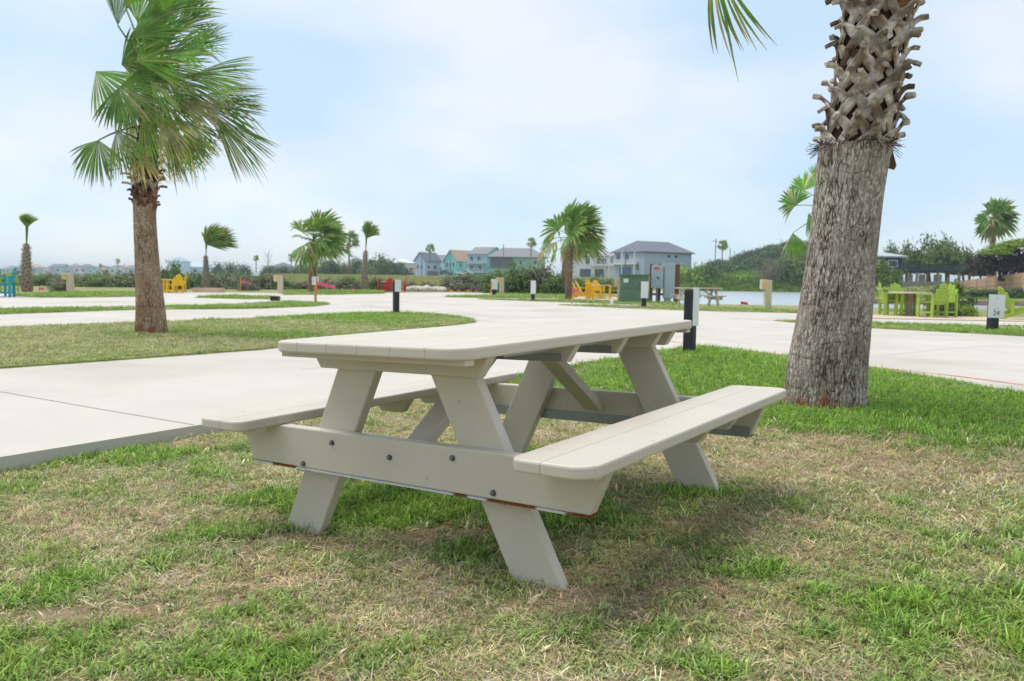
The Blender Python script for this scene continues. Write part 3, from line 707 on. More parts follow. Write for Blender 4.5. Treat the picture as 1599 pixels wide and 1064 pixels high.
# hub x, hub y (photo), direction (deg, anticlockwise from right), blade radius px, half span deg, depth offset, base y, dry
FR = [(186, 137, -35, 72, 75, -.55, 165, .03), (150, 112, -42, 70, 38, -.2, 160, .05), (184, 40, 78, 86, 32, -.1, 130, 0.), (215, 35, 70, 80, 45, .3, 120, 0.), (240, 30, 62, 80, 40, -.3, 120, 0.),
      (272, 52, 30, 72, 30, -.2, 130, 0.), (283, 88, 28, 78, 28, .1, 140, .0), (300, 118, -2, 88, 34, -.3, 150, .1), (322, 168, -22, 86, 32, -.1, 160, .08), (316, 150, -8, 82, 30, .35, 160, .2),
      (338, 186, -48, 82, 26, 0, 175, .12), (252, 152, -38, 70, 42, -.5, 165, .0), (262, 214, -40, 66, 40, -.1, 200, .05), (225, 170, -60, 80, 36, -.4, 190, .1), (182, 204, -62, 72, 28, -.3, 225, .12),
      (154, 219, -100, 60, 62, -.15, 195, .08), (212, 96, 20, 78, 48, -.55, 150, 0.), (206, 60, 35, 80, 45, -.5, 140, .0), (236, 105, -10, 85, 40, .4, 150, .0), (258, 120, -25, 80, 38, -.4, 160, .1),
      (290, 190, -50, 62, 34, .4, 200, .15), (196, 95, -15, 70, 60, .25, 150, .0), (230, 60, 50, 80, 40, .5, 130, 0.), (205, 190, -75, 58, 34, .2, 215, .3), (250, 180, -55, 64, 30, -.5, 210, .55), (280, 160, -20, 66, 26, -.55, 180, .6), (236, 128, -35, 60, 34, -.65, 170, .12), (196, 12, 62, 66, 36, -.35, 120, 0.), (252, 22, 48, 84, 36, -.4, 120, 0.), (282, 42, 38, 74, 32, .2, 130, 0.), (226, 78, 58, 80, 46, -.6, 130, 0.), (262, 88, 12, 80, 40, -.6, 140, .0), (200, 150, -48, 66, 50, .3, 170, .05), (288, 205, -62, 60, 30, -.3, 200, .2), (190, 100, 15, 75, 60, -.1, 150, .0)]
rng = random.Random(77)
for hx, hy, dg, rp_, sp, dy, by, dr in FR:
    hub = W(hx, hy, Y1 + dy) - O1; base = C1(W(232, by, Y1).z - O1.z); base += (hub - base).normalized() * .05
    nm = Vector((rng.uniform(-.5, .2), -1, rng.uniform(.1, .9)))
    b = MB(); frond(b, base, hub, px_dir(dg, rng.uniform(-.35, .3)), nm, rp_ * 1.12 * Y1 / FPX, R(sp * 1.15), 30, 8, .12, .08, rng, dr, pet=.016, tipdry=.55); b.build('frond', palm_leaf, r_, fix=False)
for k in range(9):                              # dead thatch folded down over the stem
    az = k * 2.4; d = Vector((math.cos(az), math.sin(az) , -1.2)); base = C1(ax1[9].z + rng.uniform(.1, .5)); hub = base + d.normalized() * .22
    b = MB(); frond(b, base, hub, d + Vector((.3, 0, -.6)), (math.cos(az), math.sin(az), .3), .5, .4, 10, 5, .2, .3, rng, .95, pet=.012); b.build('dead_frond', palm_leaf, r_, fix=False)

# ---- palm standing behind the big trunk
Y3 = 22.; p3 = W(1296, 500, Y3); o3 = Vector((p3.x, p3.y, 0)); r_ = empty('palm_tree', o3); tag(r_, 'fan palm mostly hidden behind the thick grey palm trunk, bright green fans showing', 'palm tree')
A3 = [Vector((0, 0, -.1)), Vector((0, 0, 1.2)), Vector((.0, 0, 2.4)), Vector((.05, 0, 3.1))]
trunk('trunk', A3, [.24, .2, .19, .15], bark_far, r_, n=20, dz=.1); rng = random.Random(3)
for hx, hy, dg, rp_, sp, dy in [(1243, 321, 130, 36, 95, -.3), (1255, 298, 100, 34, 80, 0), (1276, 290, 80, 40, 40, .2), (1262, 335, -60, 36, 45, -.2), (1238, 364, -85, 40, 42, -.1), (1300, 280, 60, 45, 60, 0), (1312, 300, 60, 40, 50, 0), (1305, 330, -80, 36, 50, .3), (1290, 350, -100, 40, 50, .4), (1310, 290, 40, 50, 60, .6)]:
    hub = W(hx, hy, Y3 + dy) - o3; b = MB(); frond(b, Vector((0, 0, 2.9)), hub, px_dir(dg, -.1), (-.1, -1, .3), rp_ * Y3 / FPX, R(sp), 20, 6, .12, .08, rng, .0, pet=.014, tipdry=.25); b.build('frond', palm_leaf, r_, fix=False)

def boots_joined(parent, A, rad, z0, z1, size, step, rng, mat, stub=.6):
    b = MB(); C = axis_fn(A); zs = [p[2] for p in A]; z = z0; i = 0
    while z < z1:
        boot(b, C, float(np.interp(z, zs, rad)) * .9, i * 2.39996, z, size * rng.uniform(.9, 1.1), rng, stub=stub * rng.uniform(.5, 1.3), lean=rng.uniform(-.2, .3)); z += step; i += 1
    tag(b.build('leaf_bases', mat, parent), kind='stuff')

def palm_mid(px, py, top, label, rng, kind, z=ZL, lean=0., wpx=9, wind=.7, nf=20, crown_px=40, Y=None, skirt=4):
    g = G(px, py, z) if Y is None else W(px, py, Y); Yp = g.y; o = Vector((g.x, g.y, z if Y is None else g.z)); k = Yp / FPX
    r_ = empty('palm_tree', o); tag(r_, label, 'palm tree', None)
    H = (py - top) * k; tr = wpx * k
    if kind == 'full':
        hs = H * .64; A = [Vector((0, 0, -.1)), Vector((.0, 0, hs * .3)), Vector((lean * .4, 0, hs * .7)), Vector((lean, 0, hs))]; rad = [tr * 1.15, tr, tr * .9, tr * .8]
        trunk('trunk', A, rad, bark_far, r_, n=20, dz=.12, seed=int(px))
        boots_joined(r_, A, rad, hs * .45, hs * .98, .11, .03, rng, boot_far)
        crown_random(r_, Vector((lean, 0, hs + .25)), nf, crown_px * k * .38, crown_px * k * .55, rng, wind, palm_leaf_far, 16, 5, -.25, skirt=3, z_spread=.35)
    elif kind == 'young':                    # lattice trunk, small tied crown
        hs = H * .62; A = [Vector((0, 0, -.1)), Vector((0, 0, hs * .5)), Vector((lean, 0, hs))]; rad = [tr * 1.1, tr * .85, tr * .4]
        trunk('trunk', A, [q * .85 for q in rad], bark_far, r_, n=14, dz=.12)
        boots_joined(r_, A, rad, .1, hs * .97, .15, .028, rng, boot_far, .35)
        b = MB()
        for q in range(7): b.bar((lean + .02 * math.cos(q), .02 * math.sin(q), hs - .1), (lean + .05 + .06 * math.cos(q), .06 * math.sin(q), hs + H * .2), .02, .015)
        b.build('petiole', palm_leaf_far, r_)
        for q in range(nf):
            a = q * 2.4; base = Vector((lean + .04, 0, hs + H * .1)); hub = base + Vector((.06 * math.cos(a), .06 * math.sin(a), H * .12 * rng.uniform(.6, 1.4)))
            b = MB(); frond(b, base, hub, Vector((wind * rng.uniform(-.05, 1.1), .25 * math.sin(a), 1.0 * rng.uniform(.3, 1))), Vector((math.cos(a), -1, .2)), crown_px * k, R(rng.uniform(28, 60)), 12, 5, .12, .35 * wind, rng, .05); b.build('frond', palm_leaf_far, r_, fix=False)
    elif kind == 'far':
        hs = H - crown_px * k * .45; A = [Vector((0, 0, -.1)), Vector((lean, 0, hs))]
        trunk('trunk', A, [tr, tr * .7], bark_far, r_, n=8, dz=1.)
        crown_random(r_, Vector((lean, 0, hs)), nf, crown_px * k * .22, crown_px * k * .42, rng, wind, palm_leaf_far, 9, 3, -.6, skirt=skirt, z_spread=crown_px * k * .12, pet=.05)
    return r_
rng = random.Random(12)
palm_mid(42, 455, 335, 'slim young palm with lattice trunk and small tuft beside the beige pedestal and teal chair', rng, 'young', 0, wpx=8, crown_px=20, nf=8, wind=.12, lean=.05)
palm_mid(322, 452, 367, 'short young palm with lattice trunk growing from the low stone planter', rng, 'young', 0, wpx=5, crown_px=34, nf=13, wind=1.3)
palm_mid(488, 456.5, 338, 'windswept palm with hanging brown leaves behind the orange survey stake and white sign', rng, 'full', wpx=6.5, crown_px=60, nf=26, wind=.55, lean=.05)
palm_mid(569, 454, 353, 'slim young palm with lattice trunk beside the red chairs', rng, 'young', 0, wpx=5.5, crown_px=23, nf=8, wind=.35, lean=.1)
palm_mid(888, 468.5, 318, 'windblown palm with full green crown beside the yellow chairs and green transformer', rng, 'full', wpx=5.5, crown_px=66, nf=28, wind=.42)
palm_mid(880, 460, 340, 'leaning palm trunk with brown skirt close behind the palm by the yellow chairs', rng, 'full', 0, wpx=4, crown_px=40, nf=10, wind=.5, lean=.12)
for px, py, top, Yd, cp, lb in [(545, 426, 361, 150, 22, 'tall thin palm with drooping brown skirt beyond the marsh field'), (671, 412, 381, 215, 11, 'distant palm standing behind the pale blue gabled house'), (829, 400, 371, 215, 12, 'distant palm standing behind the green hip-roofed house'),
                            (1127, 420, 375, 215, 13, 'distant palm beside the tall utility pole near the green hill'), (400, 426, 399, 230, 7, 'tiny distant palm beyond the scrub near the bare tree'), (455, 424, 396, 210, 10, 'distant round-headed palm behind the windswept palm with brown leaves'),
                            (184, 424, 404, 520, 6, 'hazy palm on the far shore across the bay'), (157, 424, 412, 520, 5, 'hazy small palm on the far shore across the bay')]:
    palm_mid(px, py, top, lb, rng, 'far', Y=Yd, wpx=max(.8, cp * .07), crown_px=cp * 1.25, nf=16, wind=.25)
palm_mid(1547, 436, 314, 'palm with shaggy brown skirt rising behind the dark windswept tree', rng, 'far', Y=92, wpx=5, crown_px=56, nf=30, wind=.3, skirt=16)
# ------------------------------------------------------------------ grass
def tuft(name, mat, nb, lmin, lmax, wd, spread, flat, seed, rows=3):
    r = random.Random(seed); b = MB(); sh = []
    for i in range(nb):
        a = r.uniform(0, 6.283); p = Vector((r.gauss(0, spread), r.gauss(0, spread), 0)); l = r.uniform(lmin, lmax); tilt = r.uniform(.15, 1.0) * flat + r.uniform(0, .25)
        d = Vector((math.cos(a), math.sin(a), 0)); sd_ = Vector((-d.y, d.x, 0)); n0 = len(b.v); k = r.uniform(.65, 1.3)
        for j in range(rows + 1):
            s = j / rows; t = tilt * (.45 + .9 * s)
            p2 = p + (d * math.sin(min(t, 1.62)) + Vector((0, 0, math.cos(min(t, 1.62))))) * (l * s); p2.z = max(p2.z, .001 + .004 * r.random())
            w_ = wd * (1 - s) ** .6 * .5 * r.uniform(.8, 1.2)
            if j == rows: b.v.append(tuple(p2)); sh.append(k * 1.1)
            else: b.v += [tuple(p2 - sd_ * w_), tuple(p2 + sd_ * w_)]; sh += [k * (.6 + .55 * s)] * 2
        for j in range(rows - 1): b.f.append((n0 + 2 * j, n0 + 2 * j + 1, n0 + 2 * j + 3, n0 + 2 * j + 2))
        b.f.append((n0 + 2 * rows - 2, n0 + 2 * rows - 1, n0 + 2 * rows))
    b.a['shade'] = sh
    return bpy.data.objects.new(name, b.mesh(name, mat, fix=False))
gmat = instmat('grass_blade'); smat = instmat('straw_blade', .12, .7)
src = bpy.data.collections.new('grass_sources')
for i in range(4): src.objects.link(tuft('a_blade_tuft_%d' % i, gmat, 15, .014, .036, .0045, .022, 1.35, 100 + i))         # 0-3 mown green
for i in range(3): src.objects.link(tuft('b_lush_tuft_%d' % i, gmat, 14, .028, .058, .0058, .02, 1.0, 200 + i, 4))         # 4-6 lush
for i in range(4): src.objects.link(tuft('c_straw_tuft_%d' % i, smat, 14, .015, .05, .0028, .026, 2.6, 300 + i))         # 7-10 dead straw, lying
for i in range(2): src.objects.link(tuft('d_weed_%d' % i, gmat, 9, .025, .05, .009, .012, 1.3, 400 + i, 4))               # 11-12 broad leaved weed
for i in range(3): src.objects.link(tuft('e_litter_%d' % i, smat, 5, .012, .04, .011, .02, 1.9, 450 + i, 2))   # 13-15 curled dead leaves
nr = np.random.default_rng(3)
def sample(y0, y1, dens, margin=1.6):
    w1 = .66 * y1 + margin; n = int(2 * w1 * (y1 - y0) * dens); x = nr.uniform(-w1, w1, n); y = nr.uniform(y0, y1, n)
    k = np.abs(x) < .66 * y + margin; return x[k], y[k]
def colours(n, dry, ba):
    gA = np.array(lin(116, 150, 58)); gB = np.array(lin(142, 152, 92)); st = np.array(lin(206, 186, 144)); sb = np.array(lin(176, 144, 112))
    t = dry[:, None]; return gA, gB, st, sb, t
PT, RT, SC, TI, IX = [], [], [], [], []
def emit(x, y, z, dry, ba, sc):
    n = len(x); u = nr.random(n)
    straw = u < np.clip((dry - .12) * .95, .04, .86); lush = (~straw) & (dry < .22) & (nr.random(n) < .5); weed = (~straw) & (~lush) & (nr.random(n) < .02)
    idx = nr.integers(0, 4, n); idx = np.where(straw, nr.integers(7, 11, n), idx); idx = np.where(lush, nr.integers(4, 7, n), idx); idx = np.where(weed, nr.integers(11, 13, n), idx)
    lit = nr.random(n) < .03 + .10 * ba; idx = np.where(lit, nr.integers(13, 16, n), idx); straw = straw | lit
    gl = np.array(lin(142, 178, 72)); gd = np.array(lin(180, 190, 122)); s1 = np.array(lin(236, 220, 180)); s2 = np.array(lin(204, 174, 140))
    k = np.clip(dry * 2.2, 0, 1)[:, None]; g = gl * (1 - k) + gd * k
    q = np.clip(.5 + 1.2 * (fbm(x * 2.1, y * 2.1, 77, 3) - .5) + nr.normal(0, .25, n), 0, 1)[:, None]; s_ = s1 * (1 - q) + s2 * q
    c_ = np.where(straw[:, None], s_, g) * nr.uniform(.6, 1.35, n)[:, None]
    yel = nr.normal(0, .07, n)[:, None]; c_ = c_ * (1 + yel * np.array([1, .2, -.8]))
    PT.append(np.stack([x, y, z], -1)); RT.append(np.stack([nr.normal(0, .18, n), nr.normal(0, .18, n), nr.uniform(0, 6.283, n)], -1))
    SC.append(sc * nr.uniform(.7, 1.3, n)); TI.append(np.clip(c_, .01, 1)); IX.append(idx)
for y0, y1, dens, sc in ((1.1, 2.6, 2700, .9), (2.6, 4.2, 2300, .95), (4.2, 6.5, 1500, 1.05), (6.5, 9, 950, 1.2), (9, 12.6, 600, 1.35)):
    x, y = sample(y0, y1, dens)
    out = (~inpoly(x, y, ring)); x, y = x[out], y[out]
    dry, ba = lawn_state(x, y); keep = nr.random(len(x)) > ba * .93; x, y, dry, ba = x[keep], y[keep], dry[keep], ba[keep]
    dry = np.maximum(dry, np.clip(ba * .9, 0, .8)) 
    emit(x, y, lawn_z(x, y), dry, ba, sc)
# unmown fringe along the concrete edge and round the table feet, palm base
def fringe(P, dens, off, wd, sc):
    for i in range(len(P) - 1):
        a, c_ = P[i], P[i + 1]; l = (c_ - a).length; n = int(l * dens); t_ = nr.random(n); nrm = Vector((-(c_ - a).y, (c_ - a).x)).normalized()
        o_ = off + nr.random(n) * wd; x = a.x + (c_.x - a.x) * t_ - nrm.x * o_; y = a.y + (c_.y - a.y) * t_ - nrm.y * o_
        k = (y > 1) & ~inpoly(x, y, ring); x, y = x[k], y[k]; gap = fbm(x * 1.6, y * 1.6, 91, 2) + nr.normal(0, .12, len(x)) > .5; x, y = x[gap], y[gap]
        emit(x, y, lawn_z(x, y), np.full(len(x), .1), np.zeros(len(x)), sc)
fringe(near, 130, .0, .07, .85)
pc = Vector((b0.x + .0, b0.y, 0)); n = 900; a_ = nr.uniform(0, 6.283, n); rr_ = .33 + np.abs(nr.normal(0, .10, n)); x = pc.x + rr_ * np.cos(a_); y = pc.y + rr_ * np.sin(a_); emit(x, y, lawn_z(x, y), np.full(n, .12), np.zeros(n), .9)
# islands
for k, dens, sc, dr in (('a', 330, 1.5, .40), ('b', 160, 1.7, .12), ('c', 60, 2.4, .05), ('d', 60, 2.4, .1), ('e', 50, 2.4, .1), ('f', 60, 2.4, .1), ('g', 60, 2.2, .12), ('h', 90, 2, .12), ('i', 220, 1.6, .2)):
    P = isl_poly[k]; xs = [p.x for p in P]; ys = [p.y for p in P]; x0, x1, y0, y1 = max(min(xs), -22), min(max(xs), 24), min(ys), max(ys)
    n = int((x1 - x0) * (y1 - y0) * dens); x = nr.uniform(x0, x1, n); y = nr.uniform(y0, y1, n); kq = inpoly(x, y, P) & (np.abs(x) < .66 * y + 3); x, y = x[kq], y[kq]
    dry = np.clip(dr + 1.1 * (fbm(x * .7, y * .7, 51, 4) - .5), .02, .9)
    if k == 'a': dry = np.clip(dry - .3 * sstep(15, 19, y), .02, .9)
    emit(x, y, np.full(len(x), ZL), dry, dry * 0, sc)
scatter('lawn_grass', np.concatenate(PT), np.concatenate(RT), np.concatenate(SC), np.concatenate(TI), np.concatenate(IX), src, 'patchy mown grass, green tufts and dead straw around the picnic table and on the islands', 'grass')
print('grass instances', sum(len(p) for p in PT))
# ------------------------------------------------------------------ shrubs and trees
def foliage_mesh(name, seed, mat, n_clump=46, per=52, leaf=.085, shape='dome', cl=.2, dryp=.12):
    r = random.Random(seed); b = MB(); dry = []
    for c in range(n_clump):
        while True:
            p = Vector((r.uniform(-1, 1), r.uniform(-1, 1), r.uniform(0 if shape == 'dome' else -.9, 1)))
            if shape == 'flat': p.z = r.uniform(.25, .95) ; 
            q = p.length if shape != 'flat' else math.hypot(p.x, p.y)
            if .35 < q < 1: break
        if r.random() < .25: p *= 1.12
        cs_ = cl * r.uniform(.6, 1.35); tone = r.random() * .5
        for k in range(per):
            o = Vector((r.gauss(0, cs_), r.gauss(0, cs_), r.gauss(0, cs_ * .75))); c_ = p + o
            if c_.z < .0 and shape == 'dome': c_.z = abs(c_.z) * .5
            n_ = (o.normalized() * .8 + p.normalized() * .5 + Vector((r.uniform(-1, 1), r.uniform(-1, 1), r.uniform(-.3, 1)))).normalized()
            u = n_.orthogonal().normalized(); v = n_.cross(u); a = r.uniform(0, 6.28); u, v = u * math.cos(a) + v * math.sin(a), v * math.cos(a) - u * math.sin(a)
            l = leaf * r.uniform(.6, 1.4); w_ = l * .5
            b.add([c_ - u * l, c_ - v * w_, c_ + u * l, c_ + v * w_], [(0, 1, 2, 3)])
            d_ = min(1, tone * .5 + (.7 if r.random() < dryp else 0) * r.random()); dry += [d_] * 4
    b.a['dry'] = dry
    return b.mesh(name, mat, fix=False)
def stems_mesh(name, seed, mat, n=9, lo=.3, hi=.95, rad=.025):
    r = random.Random(seed); b = MB()
    for i in range(n):
        a = i * 2.4 + r.random(); e = r.uniform(lo, hi); p = Vector((0, 0, -.05)) + Vector((math.cos(a), math.sin(a), 0)) * .12; q = Vector((math.cos(a) * r.uniform(.3, .85), math.sin(a) * r.uniform(.3, .85), e)); mid = (p + q) / 2 + Vector((r.uniform(-.12, .12), r.uniform(-.12, .12), .05))
        b.tube([p, mid, q], [rad, rad * .7, rad * .3], 5)
        for k in range(3):
            s_ = mid.lerp(q, r.random()); b.tube([s_, s_ + Vector((r.uniform(-.3, .3), r.uniform(-.3, .3), r.uniform(.05, .3)))], [rad * .45, rad * .15], 4)
    return b.mesh(name, mat, fix=False)
bm_grey = leafmat('scrub_grey', lin(108, 116, 80), lin(144, 128, 102), .3, .18)
bm_green = leafmat('scrub_green', lin(96, 126, 62), lin(136, 140, 84), .3, .15)
bm_dark = leafmat('scrub_dark', lin(78, 106, 66), lin(112, 124, 80), .3, .12)
bm_lite = leafmat('shrub_bright', lin(122, 158, 56), lin(180, 180, 70), .25, .1)
twig = M('twig', lin(132, 122, 110), .9, .2, 6)
bark_t = M('tree_bark', lin(84, 72, 62), .95, .25, 6, spec=.1)
VAR = {}
for key, mt_ in (('grey', bm_grey), ('green', bm_green), ('dark', bm_dark), ('lite', bm_lite)):
    VAR[key] = [foliage_mesh('foliage_%s' % key, 50 + i + 10 * len(VAR), mt_) for i in range(3)]
BARE_ST = [stems_mesh('stems', 90 + i, twig, 16, .4, 1.05, .022) for i in range(2)]
ST = [stems_mesh('stems', 95 + i, bark_t, 7) for i in range(2)]
brng = random.Random(4)
def bush(x, y, z, rx, rz_, kind, label, group=None, name='shrub', cat='shrub', stems=None):
    o = empty(name, (x, y, z), brng.uniform(0, 6.28)); tag(o, label, cat, group)
    f = link('foliage', brng.choice(VAR[kind]), o); f.scale = (rx, rx * brng.uniform(.8, 1.1), rz_)
    s_ = link('stems', brng.choice(stems or ST), o); s_.scale = (rx, rx, rz_)
    return o
def bush_px(px, base, top, wpx, Y, kind, label, group=None, **k):
    p = W(px, base, Y); q = Y / FPX; zt = W(px, top, Y).z
    z0 = float(land_h(p.x, p.y)) - .05; z0 = min(z0, p.z + .2)
    return bush(p.x, p.y, z0, wpx * q * .5, max(.3, (zt - z0) * .92), kind, label, group, **k)
# scrub belt behind the camp sites
LBG = 'low grey-green salt scrub bush in the belt between the camp sites and the water'
for i in range(66):
    px = -20 + i * 14 + brng.uniform(-5, 5)
    if 595 < px < 700 or 850 < px: continue
    Y = brng.uniform(62, 70); t_ = 441 if 430 < px < 610 else 430
    bush_px(px, 455, t_ + brng.uniform(-4, 4), brng.uniform(38, 58), Y, 'grey' if brng.random() < .7 else 'green', LBG, 'scrub belt bushes')
for i in range(15):
    px = -10 + i * 30 + brng.uniform(-8, 8)
    if 430 < px: continue
    bush_px(px, 452, 427 + brng.uniform(-2, 3), brng.uniform(40, 60), brng.uniform(70, 75), 'green', 'green salt scrub bush in the back row of the belt before the bay', 'back row scrub bushes')
bush_px(268, 456, 411, 44, 58, 'green', 'rounded green bush right behind the yellow chairs near the brown palm trunk')
bush_px(545, 455, 432, 40, 64, 'green', 'green bush between the two palms behind the grass verge'); bush_px(590, 455, 434, 34, 66, 'green', 'green bush beside the slim young palm and red chairs')
for px, tp, wp, kd in ((775, 426, 44, 'green'), (803, 416, 56, 'green'), (838, 412, 62, 'grey'), (868, 428, 46, 'green')):
    bush_px(px, 458, tp, wp, 58 + brng.uniform(-2, 3), kd, {775: 'low green mangrove bush right behind the wide white site sign', 803: 'tall green mangrove bush with grey stems behind the beige pedestal', 838: 'tallest, greyest mangrove bush, behind the narrow white site sign', 868: 'green mangrove bush close beside the trunk of the palm by the yellow chairs'}[px], 'mangrove bushes', stems=BARE_ST)
for px, tp, wp in ((905, 434, 40), (930, 432, 44), (955, 436, 36), (1075, 444, 30), (640, 441, 30), (668, 442, 32), (700, 440, 34), (735, 437, 36)):
    bush_px(px, 460, tp, wp, 66 + brng.uniform(-1, 6), 'green' if px > 760 else 'grey', 'low green bush in the marsh behind the yellow chairs and rocks', 'marsh bushes')
for px, b_, tp, wp, kd in ((1072, 452, 412, 48, 'lite'), (1098, 452, 414, 44, 'green'), (1115, 446, 420, 30, 'green'), (1245, 455, 398, 64, 'green'), (1222, 455, 404, 50, 'green'), (1265, 455, 400, 50, 'green'), (1160, 452, 432, 40, 'lite'), (1130, 455, 442, 40, 'lite'), (1180, 455, 436, 40, 'green')):
    bush_px(px, b_, tp, wp, 152, kd, {1072: 'bright green bush on the far bank right behind the grey cabinets', 1098: 'leafy green bush on the far bank above the small picnic table', 1115: 'small green bush on the far bank below the tall utility pole', 1245: 'tallest round green bush on the far canal bank beside the thick trunk', 1222: 'green bush on the far bank between the bare shrub and the tallest bush', 1265: 'green bush on the far bank half hidden by the thick grey trunk', 1160: 'low bright green bush on the far bank below the grey car', 1130: 'lowest bright green bush at the far waterline of the canal', 1180: 'low green bush on the far bank next to the bare grey shrub'}[px], 'far bank bushes')
o = W(1198, 452, 150); g_ = empty('bare_shrub', (o.x, o.y, 1.3)); tag(g_, 'bare grey shrub on the far canal bank below the green hill', 'shrub')
for i in range(3): s_ = link('stems', BARE_ST[i % 2], g_, (i * 1.3 - 1.3, 0, 0)); s_.scale = (2.6, 2.6, 4.4)
# scrub covered hill on the far bank
b = MB(); hx = np.linspace(1085, 1330, 40); Yh = 196
zt = [W(x, float(np.interp(x, [1085, 1110, 1150, 1190, 1225, 1260, 1330], [428, 416, 402, 389, 379, 377, 388])), Yh).z for x in hx]
for j, dy in enumerate((-34, -22, -10, 0, 30)):
    for i, x in enumerate(hx):
        p = W(x, 430, Yh); b.v.append((p.x * (1 + dy / Yh), Yh + dy, 1.2 + (zt[i] - 3.4) * (0, .45, .85, 1, .0)[j] + .5 * vn(i * .7, j * 3., 8)))
n_ = len(hx); b.f = [(j * n_ + i, j * n_ + i + 1, (j + 1) * n_ + i + 1, (j + 1) * n_ + i) for j in range(4) for i in range(n_ - 1)]
tag(b.build('hill', M('hill_soil', lin(74, 84, 56), .95, .3, .4), smooth=True, fix=False), kind='structure')
for i in range(120):
    x = brng.uniform(1090, 1325); f = brng.random() ** .8; dy = -32 * (1 - f); p = W(x, 430, Yh); zz = float(np.interp(x, hx, zt))
    z_ = 1.2 + (zz - 3.6) * float(np.interp(dy, [-34, -22, -10, 0], [0, .45, .85, 1]))
    bush(p.x * (1 + dy / Yh), Yh + dy, z_, brng.uniform(2.0, 3.4), brng.uniform(1.8, 2.9), 'dark', 'dense dark green bush covering the hill beyond the canal', 'bushes on the hill')
def tree(px, base, top, wpx, Y, kind, label, group=None, trunk_h=.35, flat=None):
    p = W(px, base, Y); k = Y / FPX; z0 = float(land_h(p.x, p.y)) - .1; zt_ = W(px, top, Y).z; H = zt_ - z0; o = empty('tree', (p.x, p.y, z0), brng.uniform(0, 6.28)); tag(o, label, 'tree', group)
    b = MB(); b.tube([(0, 0, -.2), (.05 * H, 0, H * trunk_h), (0, .03 * H, H * .75)], [H * .035, H * .026, H * .012], 7)
    for q in range(6):
        a = q * 1.1; b.tube([(.04 * H, 0, H * trunk_h * brng.uniform(.8, 1.3)), (wpx * k * .3 * math.cos(a), wpx * k * .3 * math.sin(a), H * brng.uniform(.6, .85))], [H * .015, H * .005], 5)
    b.build('trunk', bark_t, o)
    f = link('crown', brng.choice(VAR[kind]), o, (0, 0, H * trunk_h * .8)); f.scale = (wpx * k * .5, wpx * k * .5, H * (1 - trunk_h * .8))
    return o
for px, tp, wp, Y in ((1392, 388, 38, 118), (1420, 384, 44, 122), (1452, 377, 52, 120), (1478, 380, 46, 125), (1505, 390, 44, 118), (1530, 398, 40, 116)):
    tree(px, 446, tp, wp, Y, 'green', 'leafy green tree rising behind the navy deck on posts', 'trees behind the deck')
tree(1378, 450, 412, 46, 78, 'green', 'small rounded green tree in front of the navy house', trunk_h=.3)
for px, tp, wp, Y, kd in ((512, 407, 34, 190, 'dark'), (534, 412, 26, 200, 'green'), (556, 408, 34, 225, 'dark'), (590, 401, 38, 220, 'green'), (608, 409, 30, 240, 'dark'), (470, 416, 30, 200, 'dark'), (440, 418, 26, 210, 'dark'), (490, 416, 26, 215, 'green'), (418, 417, 26, 235, 'dark'), (380, 416, 24, 250, 'dark'), (360, 414, 30, 260, 'dark'), (342, 415, 26, 255, 'dark'), (625, 412, 26, 260, 'dark'), (1095, 420, 24, 215, 'dark'), (573, 414, 26, 210, 'green')):
    tree(px, 428, tp, wp, Y, kd, 'distant rounded tree at the back of the marsh field', 'trees behind the marsh field', trunk_h=.12)
# bare wiry tree
p = W(418, 424, 220); o = empty('bare_tree', (p.x, p.y, 1.5)); tag(o, 'leafless wiry tree standing among distant trees beyond the scrub', 'tree'); b = MB()
b.tube([(0, 0, 0), (.2, 0, 3), (.1, 0, 6)], [.12, .08, .04], 5)
for q in range(12): a = q * 2.4; b.tube([(.15, 0, 1.8 + q * .3), (.15 + math.cos(a) * 1.4, math.sin(a), 3.2 + q * .35)], [.05, .02], 4)
b.build('trunk', twig, o)
# dark windswept tree at the right
p = W(1588, 434, 80); z0 = p.z; o = empty('tree', (p.x, p.y, z0)); tag(o, 'low spreading windswept tree with bright green top over dark bare limbs behind the fence', 'tree'); k = 80 / FPX
b = MB()
for q in range(34):
    x0 = brng.uniform(-1.6, 2.4); x1 = brng.uniform(-4.0, 4.2); b.tube([(x0, brng.uniform(-.6, .6), -.3), (x0 * .7 + x1 * .3, brng.uniform(-.8, .8), brng.uniform(.8, 1.5)), (x1, brng.uniform(-1.3, 1.3), brng.uniform(1.6, 2.9) - .25 * max(0, -x1 - 2))], [.13, .08, .03], 5)
b.build('limbs', M('dark_limb', lin(66, 58, 52), .95, .2, 4), o)
for (x, z, s_) in ((-2.6, 2.15, 1.2), (-1.4, 2.6, 1.4), (-.2, 2.95, 1.5), (1., 3.15, 1.6), (2.4, 3.1, 1.7), (3.8, 2.9, 1.7)):
    f = link('crown', brng.choice(VAR['lite']), o, (x, brng.uniform(-.4, .4), z)); f.scale = (s_, 1.4, .62)
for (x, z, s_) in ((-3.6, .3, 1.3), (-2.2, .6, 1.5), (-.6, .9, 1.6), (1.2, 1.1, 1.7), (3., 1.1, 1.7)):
    f = link('inner_crown', foliage_mesh('inner_crown', int(x * 10) + 300, M('dark_inner_leaf', lin(64, 56, 50), .9, .3, 3), 30, 40), o, (x, .5, z)); f.scale = (s_, 1.2, 1.9)  # dark brown leaf mass inside the crown
